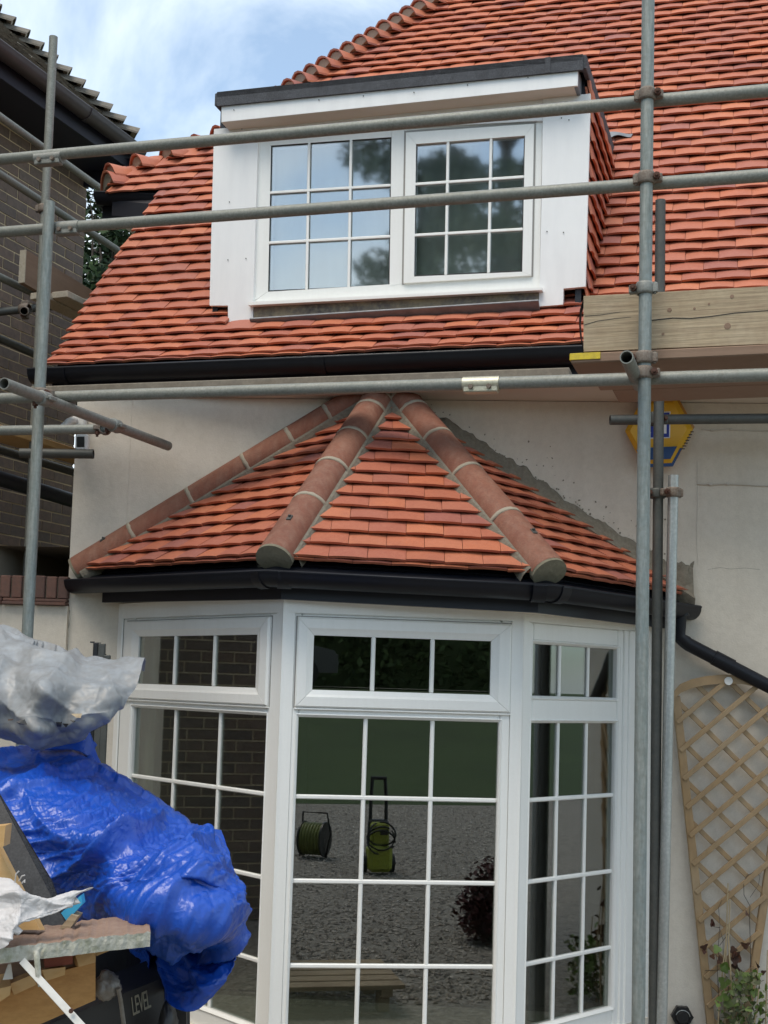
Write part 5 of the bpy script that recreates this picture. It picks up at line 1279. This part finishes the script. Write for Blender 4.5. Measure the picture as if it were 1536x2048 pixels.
# slab on top of timbers
X, Y = V((1,0,0)), V((0,1,0))
slb = thing('plaster_slab', 'thick broken board with crumbly mortar edge lying on the timbers', 'board', U(150,1900,3.0))
fr_ = [(-60,1925,2.75), (0,1922,2.78), (75,1913,2.82), (150,1905,2.86), (220,1896,2.9), (300,1888,2.95)]
top, botm, bck = [], [], []
for i in range(61):
    t = i/60*(len(fr_)-1); k = min(int(t), len(fr_)-2); f = t-k
    x, y, z = [fr_[k][q]*(1-f) + fr_[k+1][q]*f for q in range(3)]; p_ = U(x, y, z); w_ = .004*noise.noise(V((i*.5, 0, 3))) + .003*noise.noise(V((i*1.7, 4, 3)))
    botm.append(p_ + V((0, w_, 0))); top.append(p_ + V((0, .006*noise.noise(V((i*.8, 7, 3))) , .027 + w_))); bck.append(U(min(x, 262) + 10, y - 60 + max(0, (x-200)*.12), z + .33) + V((0,0,.0)))
zt2 = sum(p_.z for p_ in top)/len(top)
mb = MB(); mb.grid([[p_ - V((0,0,.006)) for p_ in botm], [b + (t_-b)*.35 - V((0,.007*abs(noise.noise(V((i*.9,2,9)))),0)) for i, (b, t_) in enumerate(zip(botm, top))], [b + (t_-b)*.75 for b, t_ in zip(botm, top)], top], False); mb.build('mortar_edge', Mt['slabedge'], slb, rec=False)
backs = [V((p_.x - .05, p_.y + .24, p_.z - .004)) for p_ in top]
mb = MB(); mb.grid([top, backs], False); mb.grid([botm, [p_ - V((0,0,.030)) for p_ in backs]], False); mb.grid([backs, [p_ - V((0,0,.030)) for p_ in backs]], False); mb.grid([[top[-1], backs[-1]], [botm[-1], backs[-1] - V((0,0,.030))]], False); mb.build('slab_body', Mt['slabtop'], slb, rec=False)
def blk(name, label, cat, tl, tr, br, bl, dep, m, group=None, part='timber_body', ch=0):
    t = thing(name, label, cat, U(*bl), group); P_ = [U(*q) for q in (tl, tr, br, bl)]
    n = (P_[1]-P_[0]).cross(P_[3]-P_[0]).normalized(); n = n if n.y > 0 else -n
    MB().prism(P_, n*dep).build(part, Mt[m], t); return t
TG = 'timber offcuts under the slab'
blk('timber_block', 'large orange grained timber block at the bottom left corner', 'timber', (-60,1985,2.95), (191,1925,3.05), (191,2000,3.05), (-60,2110,2.95), .25, 'timber', TG)
blk('timber_block', 'pale timber offcut under the right end of the slab edge', 'timber', (150,1908,3.0), (192,1900,3.02), (191,1925,3.02), (158,1934,3.0), .2, 'pine', TG)
blk('timber_block', 'short pale timber offcut in the middle under the slab', 'timber', (84,1940,2.95), (131,1934,2.97), (130,1950,2.97), (92,1962,2.95), .2, 'pine', TG)
blk('timber_block', 'pale timber offcut lying on the orange block at left', 'timber', (20,1968,2.92), (68,1948,2.94), (72,1970,2.94), (28,1990,2.92), .2, 'pine', TG)
blk('timber_block', 'rounded pale timber end at the left edge of the picture', 'timber', (-40,1985,2.86), (22,1972,2.88), (20,1990,2.88), (-40,2030,2.86), .15, 'pine', TG)
blk('timber_block', 'thin timber lath under the far right of the slab', 'timber', (192,1899,3.1), (235,1890,3.12), (230,1897,3.12), (193,1912,3.1), .15, 'pine', TG)
blk('brick_piece', 'dull red block wedged under the slab', 'brick', (88,1917,2.97), (146,1910,2.99), (145,1928,2.99), (90,1936,2.97), .2, 'red', part='brick_body')
blk('dark_packing', 'dark packing board between slab and orange timber', 'board', (-60,1935,3.0), (150,1915,3.05), (158,1936,3.05), (-60,1985,3.0), .2, 'deck', part='board_body')
blk('metal_offcut', 'pale metal offcut standing at far left under the slab', 'offcut', (16,1928,2.84), (21,1927,2.84), (25,1958,2.85), (5,1960,2.84), .004, 'strap', part='plate')
st = thing('white_strap', 'long white plastic strip slanting down across the orange timber', 'strip', U(170,2060,2.8))
MB().bar(U(44,1921,2.80), U(178,2068,2.74), .016, .004, ray(100,2000), .001).build('strip_body', Mt['strap'], st)
q = U(143,2021,2.748); MB().tube(q, q - Y*.006, .005, 8).build('nail', Mt['rust'], st)
st = thing('white_strap', 'short grey strip hanging over the edge of the slab', 'strip', U(80,1975,2.8))
MB().path([U(72,1902,2.80), U(75,1930,2.785), U(77,1955,2.79), U(82,1972,2.79)], .007, 6).build('strip_body', Mt['slabedge'], st)
# black sheet leaning on the tarpaulin
bp_ = thing('plastic_sheet', 'stiff glossy black sheet leaning against the blue tarpaulin at left', 'sheet', U(60,1850,3.1))
P_ = [U(-60,1480,3.25), U(0,1592,3.2), U(104,1765,3.12), U(138,1860,3.05), U(-60,1860,3.02)]
MB().prism(P_, V((.0, .006, .002))).build('panel_sheet', Mt['panel'], bp_)
# batten and bits on the slab
blk('batten', 'pale timber batten leaning on the black panel at the left edge', 'timber', (-60,1570,3.0), (-12,1680,2.97), (80,1860,2.93), (20,1860,2.93), .03, 'pine')
blk('foam_block', 'rough yellow chunk of board at the left edge above the plastic', 'debris', (-20,1654,2.9), (11,1651,2.9), (7,1693,2.9), (-20,1697,2.9), .05, 'pine', part='chunk')
blk('timber_wedge', 'dark edged timber wedge standing on the slab by the cyan piece', 'timber', (142,1829,3.0), (156,1833,3.0), (140,1857,3.0), (118,1858,3.0), .05, 'oldwood')
blk('cyan_offcut', 'small bright cyan plastic offcut resting on the slab', 'offcut', (162,1790,3.01), (165,1808,3.01), (133,1842,3.01), (122,1826,3.01), .03, 'cyan', part='offcut_body')
bagt = thing('plastic_bag', 'torn white plastic bag with shredded end lying on the slab', 'plastic bag', U(80,1860,2.8))
bc_ = [[(-40,1742,2.88), (10,1752,2.87), (40,1764,2.86), (67,1786,2.85), (105,1793,2.87), (145,1776,2.89), (186,1781,2.9)],
       [(-40,1765,2.84), (5,1775,2.83), (40,1787,2.81), (67,1797,2.83), (106,1800,2.86), (146,1788,2.88), (176,1786,2.9)],
       [(-40,1800,2.83), (5,1808,2.82), (38,1818,2.80), (60,1824,2.82), (100,1818,2.85), (142,1804,2.88), (162,1794,2.9)],
       [(-40,1845,2.80), (5,1850,2.78), (34,1850,2.77), (54,1842,2.80), (96,1830,2.84), (136,1814,2.87), (152,1802,2.9)],
       [(-40,1905,2.78), (8,1894,2.76), (26,1874,2.77), (46,1852,2.80), (88,1838,2.84), (120,1825,2.87), (147,1808,2.9)]]
rows = fold(loft(bc_, 150, 80), lambda p, u, v: .012*crease(p, (4, 13, 4), (V((1,0,.3)).normalized(), V((-.3,0,1)).normalized(), Y), 21.0) + .008*crease(p, (7, 24, 6), (V((.4,0,1)).normalized(), V((1,0,-.4)).normalized(), Y), 5.0)*(1-u) + .012*crumple(V((p.x*.5, p.y, p.z)), 13, 5.0) + .005*crumple(V((p.x*.4, p.y, p.z)), 40, 2.0) + .002*crumple(p, 90, 3.0) - .015)
mb = MB(); mb.grid(rows, True); bo = mb.build('bag_film', Mt['bag'], bagt, rec=False); bo.modifiers.new('thick', 'SOLIDIFY').thickness = .001
for (a, b, c) in (((30,1765), (32,1748), (38,1742)), ((38,1762), (44,1752), (50,1750)), ((44,1766), (50,1760), (49,1765))): MB().path([U(*a, 2.83), U(*b, 2.82), U(*c, 2.82)], .0016, 5).build('shred', Mt['bag'], bagt)
# printed black box, smoky bag, strap
bx_ = thing('black_box', 'black cardboard box printed LEVEL in cream letters under the tarpaulin', 'box', U(300,2060,3.35))
P_ = [U(150,2010,3.3), U(310,1960,3.55), U(372,1945,3.62), U(372,2012,3.62), U(330,2110,3.55), U(100,2110,3.3)]
MB().prism([U(100,2048,3.26), U(240,1990,3.42), U(380,1935,3.60), U(380,2200,3.60), U(240,2230,3.42), U(100,2260,3.26)], V((-.05,.3,0))).build('carton', Mt['darkbox'], bx_)
fc = bpy.data.curves.new('letters', 'FONT'); fc.body = 'LEVEL'; fc.size = .058; fc.extrude = .0004; fc.space_character = .86; fc.shear = .12
fo = bpy.data.objects.new('printed_letters', fc); COL.objects.link(fo); fc.materials.append(Mt['cream_print'])
pA, pB = U(264,2030,3.43), U(338,1990,3.52); xd = (pB-pA).normalized()
plb = [U(240,1990,3.42), U(380,1935,3.60), U(240,2230,3.42)]; nb2 = (plb[1]-plb[0]).cross(plb[2]-plb[0]).normalized(); nb2 = nb2 if nb2.y < 0 else -nb2
bpl = Pl(plb[0] + nb2*.003, nb2); pA, pB = bpl.hit(265,2032), bpl.hit(336,1998); xd = (pB-pA).normalized(); yd = nb2.cross(xd); yd = yd if yd.z > 0 else -yd
bpy.context.view_layer.update(); tm = bpy.data.meshes.new_from_object(fo.evaluated_get(bpy.context.evaluated_depsgraph_get())); bpy.data.objects.remove(fo)
fo = bpy.data.objects.new('printed_letters', tm); COL.objects.link(fo); tm.materials.clear(); tm.materials.append(Mt['cream_print'])
fo.parent = bx_; fo.matrix_basis = Matrix.Translation(-bx_.location) @ mat4(xd*.48, yd*1.25, xd.cross(yd), pA)
sb_ = thing('smoky_bag', 'crumpled smoky clear bag beside the orange timber block', 'plastic bag', U(215,2000,3.12))
cc = [U(192,1965,3.1), U(215,1945,3.1), U(240,1975,3.1), U(236,1998,3.12), U(210,2002,3.1)]
mb = MB(); rows = []
c_ = U(213,1972,3.15)
for j in range(15):
    th_ = math.pi*j/14; row = []
    for i in range(25):
        ph = 2*math.pi*i/24; d_ = V((math.sin(th_)*math.cos(ph), math.sin(th_)*math.sin(ph), math.cos(th_))); rr = 1 + .28*noise.noise(d_*2.2 + V((3,3,3))) + .12*noise.noise(d_*6)
        row.append(c_ + V((d_.x*.034*rr, d_.y*.04*rr, d_.z*.034*rr)))
    rows.append(row)
mb.grid(rows, True); mb.build('bag_film', Mt['clearbag'], sb_)
st = thing('grey_strap', 'grey strap hanging down in front of the black box', 'strap', U(245,2048,3.2))
MB().path([U(236,1976,3.12), U(241,2000,3.14), U(245,2030,3.15), U(252,2080,3.16)], .006, 6).build('strap_body', Mt['clearbag'], st)
gb = thing('black_sack', 'black sack bulging below the hanging end of the tarpaulin', 'sack', U(335,2080,3.5))
mb = MB(); rows = []; c_ = U(335,2060,3.45)
for j in range(15):
    th_ = math.pi*j/14; row = []
    for i in range(25):
        ph = 2*math.pi*i/24; d_ = V((math.sin(th_)*math.cos(ph), math.sin(th_)*math.sin(ph), math.cos(th_))); rr = 1 + .2*noise.noise(d_*2.5)
        row.append(c_ + V((d_.x*.026*rr, d_.y*.05*rr, d_.z*.075*rr)))
    rows.append(row)
mb.grid(rows, True); mb.build('sack_body', Mt['blackpl'], gb)
blk('dark_board', 'dark grey board standing behind the black sack at the bottom', 'board', (348,2015,3.55), (372,2018,3.55), (374,2110,3.55), (350,2110,3.55), .02, 'darkbox', part='board_body')
# ------------------------------------------------------------------ trees
def leaf_cloud(mb, centres, n, s0, s1, flat=.0):
    for _ in range(n):
        c, rad = random.choice(centres)
        d = V((random.gauss(0,1), random.gauss(0,1), random.gauss(0,1))).normalized()*(random.random()**.45)
        p = c + V((d.x*rad.x, d.y*rad.y, d.z*rad.z)); a = V((random.gauss(0,1), random.gauss(0,1), random.gauss(0,.6))).normalized(); b = a.orthogonal().normalized()
        b = (b + a.cross(b)*random.uniform(-1,1)).normalized(); s = random.uniform(s0, s1)
        mb.add([p - a*s, p + b*s*.45, p + a*s, p - b*s*.45], [(0,1,2,3)])
def tree(name, label, base, h, clumps, n, s0, s1, m, trunk=.18, group=None):
    t = thing(name, label, 'tree', base, group)
    mb = MB(); mb.path([base, base + UP*h*.4 + V((.05,.03,0)), base + UP*h*.8], trunk, 10, .3)
    for c, r_ in clumps: mb.path([base + UP*min(h*.75, max(.3*h, c.z-base.z - r_.z)), (c + base + UP*(c.z-base.z))/2 - UP*.2, c], trunk*.25, 6, .3)
    mb.build('trunk', Mt['bark'], t)
    mb = MB(); leaf_cloud(mb, clumps, n, s0, s1); mb.build('crown', Mt[m], t, rec=False)
    return t
# conifer between the two houses
cbz = U(225,480,15.0); base = at_z(cbz, 0); cl = []
for k in range(60):
    z = random.uniform(1.0, 1.0); 
    y_ = random.uniform(395, 900); x_ = random.gauss(225, 36); 
    cl.append((U(x_, y_, 15 + random.uniform(-.7,.7)), V((.32,.32,.22))))
for k in range(26): cl.append((U(random.uniform(170,275), random.uniform(290,400), 15 + random.uniform(-.5,.5)), V((.20,.2,.12))))
tree('conifer', 'dark green conifer glimpsed between the two houses', base, 7.2, cl[:60], 15000, .03, .075, 'conifer', .16)
mb = MB(); tops = [(205,318), (196,340), (262,286), (270,280), (232,345), (250,330), (180,400), (190,430), (285,322), (215,300)]
ct = [o for o in COL.objects if o.name.startswith('conifer')][0]
for (x, y) in tops:
    q = U(x, y, 15); mb.path([U(x + random.uniform(-10,25), y + 120, 15), U(x + 6, y + 40, 15), q], .016, 5, .3)
mb.build('twig', Mt['bark'], ct)
mb = MB(); leaf_cloud(mb, cl[60:], 1100, .025, .06); mb.build('crown_tip', Mt['conifer'], ct, rec=False)
mb = MB(); leaf_cloud(mb, [(U(x, y, 15), V((.06,.06,.1))) for x, y in ((283,330), (280,345), (272,340), (290,335))], 130, .02, .045); mb.build('crown_tip', Mt['leaf'], ct, rec=False)

# ------------------------------------------------------------------ garden behind the camera (seen mirrored in the glass)
random.seed(21)
def mirror(P, n, q):  return q - n*2*(q - P).dot(n)
def seen_in(P, n, px, py, z):
    """ground point (height z) seen reflected in the plane at a picture position"""
    d = ray(px, py); h = CP + d*((P - CP).dot(n)/d.dot(n)); r_ = d - n*2*d.dot(n); return h + r_*((z - h.z)/r_.z)
nC = pC[1]
lawn_y = -6.2
LB = 1.5
mbk = MB(); mbk.grid([[V((x, -5.9, -.006)) for x in (-16, 20)], [V((x, -15.5, LB)) for x in (-16, 20)], [V((x, -40, LB+.1)) for x in (-16, 20)]], False)
bk_o = mbk.build('lawn_bank', Mt['grass'], rec=False); bk_o['kind'] = 'structure'
hdg = thing('hedge', 'tall dark green hedge across the far end of the garden', 'hedge', V((2,-23,LB)))
mb = MB(); leaf_cloud(mb, [(V((x, -23 + random.uniform(-.6,.6), LB + z)), V((1.3,.9,1.1))) for x in range(-16, 20) for z in (.8, 2.0, 3.2)], 26000, .10, .2); mb.build('hedge_leaves', Mt['hedge'], hdg, rec=False)
mb = MB(); mb.box(V((2,-23.4,1.9+LB)), (V((1,0,0)), V((0,1,0)), UP), (18, .5, 1.9)); mb.build('hedge_core', Mt['hedge'], hdg)
flat('drive', [(-12,-21.4), (16,-21.4), (16,-17.2), (-12,-17.2)], LB+.045, Mt['drive'])
# big trees whose crowns show in the dormer glass
def big_tree(label, x, y, h, rad, n):
    cl = []
    for k in range(34):
        a = random.uniform(0, 6.28); z = random.uniform(.35, 1.0); rr = rad*(1 - abs(z-.6)*1.1)*random.uniform(.35, 1)
        cl.append((V((x + math.cos(a)*rr, y + math.sin(a)*rr, h*z)), V((.8,.8,.4))*random.uniform(.7,1.1)))
    tree('garden_tree', label, V((x, y, 0)), h, cl, n, .05, .12, 'tree', .3, 'trees behind the camera')
nD = -dn
for (px, py, dist, lb, hh, rad) in ((850, 500, 19, 'broad garden tree mirrored in the middle of the dormer window', 1.2, 2.3), (1010, 400, 17, 'tall garden tree mirrored in the right half of the dormer window', 1.45, 3.4)):
    d = ray(px, py); h = CP + d*((dbase - CP).dot(nD)/d.dot(nD)); r_ = (d - nD*2*d.dot(nD)).normalized(); q = h + r_*dist
    big_tree(lb, q.x, q.y, max(5, q.z*hh), rad, 16000)
# loose stones of the gravel yard
mb = MB()
for _ in range(17000):
    y_ = random.uniform(-5.6, 4.6); x_ = random.uniform(-.6, 1.0)*(1 + (5.4-y_)*.34) - .1; s = random.uniform(.009, .022)
    c_ = V((x_, y_, -.008 + s*.25)); a_ = random.uniform(0, 6.28); ca, sa = math.cos(a_), math.sin(a_); s2 = s*random.uniform(.6, 1)
    q4 = [c_ + V((ca*s, sa*s, 0)), c_ + V((-sa*s2, ca*s2, 0)), c_ - V((ca*s, sa*s, 0)), c_ - V((-sa*s2, ca*s2, 0))]; tp_ = c_ + V((random.uniform(-.3,.3)*s, random.uniform(-.3,.3)*s, s*random.uniform(.4,.8)))
    mb.add(q4 + [tp_], [(0,1,4), (1,2,4), (2,3,4), (3,0,4)])
gs = mb.build('gravel_stones', Mt['stone'], rec=False); gs['kind'] = 'stuff'; gs['label'] = 'loose grey and tan stones of the gravel yard'; gs['category'] = 'gravel'
# purple bush
q = seen_in(P1, nC, 1030, 1885, 0)
t = thing('purple_bush', 'dark purple-leaved bush standing on the gravel', 'bush', q)
mb = MB(); leaf_cloud(mb, [(q + V((random.uniform(-.22,.22), random.uniform(-.2,.2), random.uniform(.12,.52))), V((.2,.2,.17))) for _ in range(14)], 9000, .012, .034); mb.build('foliage', Mt['purple'], t, rec=False)
MB().path([q, q + UP*.4], .02, 6).build('stem', Mt['bark'], t)
# pressure washer
q = seen_in(P1, nC, 758, 1748, 0); pw = thing('pressure_washer', 'lime green pressure washer with black upright handle on the gravel', 'pressure washer', q)
bx = lambda c, h, ch=.01: MB().box(q + V(c)*.8, (V((1,0,0)), V((0,1,0)), UP), tuple(k*.8 for k in h), ch*.8)
bx((0,0,.16), (.13,.12,.14), .04).build('base_housing', Mt['lime'], pw); bx((0,0,.40), (.10,.06,.14), .03).build('front_cover', Mt['lime'], pw)
bx((0,-.09,.36), (.11,.05,.2), .03).build('motor', Mt['blackpl'], pw)
for s_ in (-1, 1):
    MB().path([q + V((s_*.07,-.07,.32)), q + V((s_*.068,-.08,.62)), q + V((s_*.056,-.10,.80))], .016, 8).build('handle_tube', Mt['blackpl'], pw)
    MB().tube(q + V((s_*.10,-.05,.08)), q + V((s_*.14,-.05,.08)), .08, 20).build('wheel', Mt['blackpl'], pw)
MB().tube(q + V((-.07,-.10,.80)), q + V((.07,-.10,.80)), .017, 10).build('handle_grip', Mt['blackpl'], pw)
for k in range(3): MB().path([q + V((.12*math.cos(a*.35 + k), .08 + .03*math.sin(a*.7), .27 + .07*k/2 + .10*math.sin(a*.35 + k))) for a in range(18)], .008, 6).build('hose_loop', Mt['blackpl'], pw)
bx((.04,.062,.44), (.045,.003,.03), .001).build('name_badge', Mt['seal'], pw)
# hose reel
q = seen_in(P1, nC, 628, 1716, 0); hr = thing('hose_reel', 'small hose reel wound with green hose standing on the gravel', 'hose reel', q)
c_ = q + V((0,0,.17)); ax_ = V((.85,.5,0)).normalized()
for s_ in (-1, 1): MB().tube(c_ + ax_*s_*.10, c_ + ax_*s_*.115, .16, 24).build('reel_side', Mt['blackpl'], hr)
for k in range(7):
    a_ = ax_*(-.09 + .03*k); oo = ax_.cross(UP); MB().path([c_ + a_ + (oo*math.cos(i*.3491) + UP*math.sin(i*.3491))*.135 for i in range(19)], .016, 7).build('hose_turn', Mt['hose'], hr)
MB().path([c_ + ax_*.12 - UP*.17, c_ + ax_*.16 + UP*.05, c_ + ax_*.12 + UP*.24, c_ - ax_*.12 + UP*.24, c_ - ax_*.14 - UP*.17], .010, 7).build('carry_frame', Mt['blackpl'], hr)
# pallet table
q = seen_in(P1, nC, 625, 1955, .13); pt_ = thing('pallet_table', 'low platform of pale timber slats on the gravel before the bay', 'pallet', at_z(q, 0))
for k in range(5): MB().box(q + V((0, -.24 + .12*k, 0)), (V((1,0,0)), V((0,1,0)), UP), (.42, .05, .011), .003).build('slat', Mt['oldwood'], pt_)
for sx in (-1, 1):
    for sy in (-1, 1): MB().box(at_z(q, .05) + V((sx*.33, sy*.18, 0)), (V((1,0,0)), V((0,1,0)), UP), (.03, .03, .058), .003).build('leg', Mt['oldwood'], pt_)
    MB().box(q + V((sx*.33, 0, -.03)), (V((1,0,0)), V((0,1,0)), UP), (.03, .28, .018), .003).build('bearer', Mt['oldwood'], pt_)
# parked car
q = V((-2.2, -13.0, 0)); d0 = seen_in(P1, nC, 690, 1374, .0) if False else None
r_ = ray(485, 1345); hC = CP + r_*((P1 - CP).dot(nC)/r_.dot(nC)); rr = r_ - nC*2*r_.dot(nC); q = at_z(hC + rr*(25.0/rr.length), LB+.05)
car = thing('parked_car', 'dark parked car on the drive by the hedge', 'car', q)
prof_c = [(-2.1,.35), (-2.12,.75), (-2.0,.95), (-1.25,1.02), (-.6,1.42), (.75,1.45), (1.45,1.0), (2.1,.86), (2.2,.6), (2.18,.33)]
mb = MB(); mb.prism([q + V((x, -.85, z)) for x, z in prof_c], V((0, 1.7, 0))); mb.build('body', Mt['carpaint'], car)
for s_ in (-1, 1):
    mb = MB(); mb.prism([q + V((x, s_*.855, z)) for x, z in ((-1.1,1.04), (-.55,1.36), (.7,1.38), (1.25,1.02))], V((0, s_*.006, 0))); mb.build('side_window', Mt['seal'], car)
    for x in (-1.35, 1.4):
        MB().tube(q + V((x, s_*.70, .32)), q + V((x, s_*.88, .32)), .32, 24).build('wheel', Mt['tyre'], car); MB().tube(q + V((x, s_*.875, .32)), q + V((x, s_*.89, .32)), .2, 16).build('rim', Mt['alloy'], car)
    mb = MB(); mb.box(q + V((2.14, s_*.62, .72)), (V((1,0,0)), V((0,1,0)), UP), (.06, .16, .06), .02); mb.build('headlight', Mt['alloy'], car)
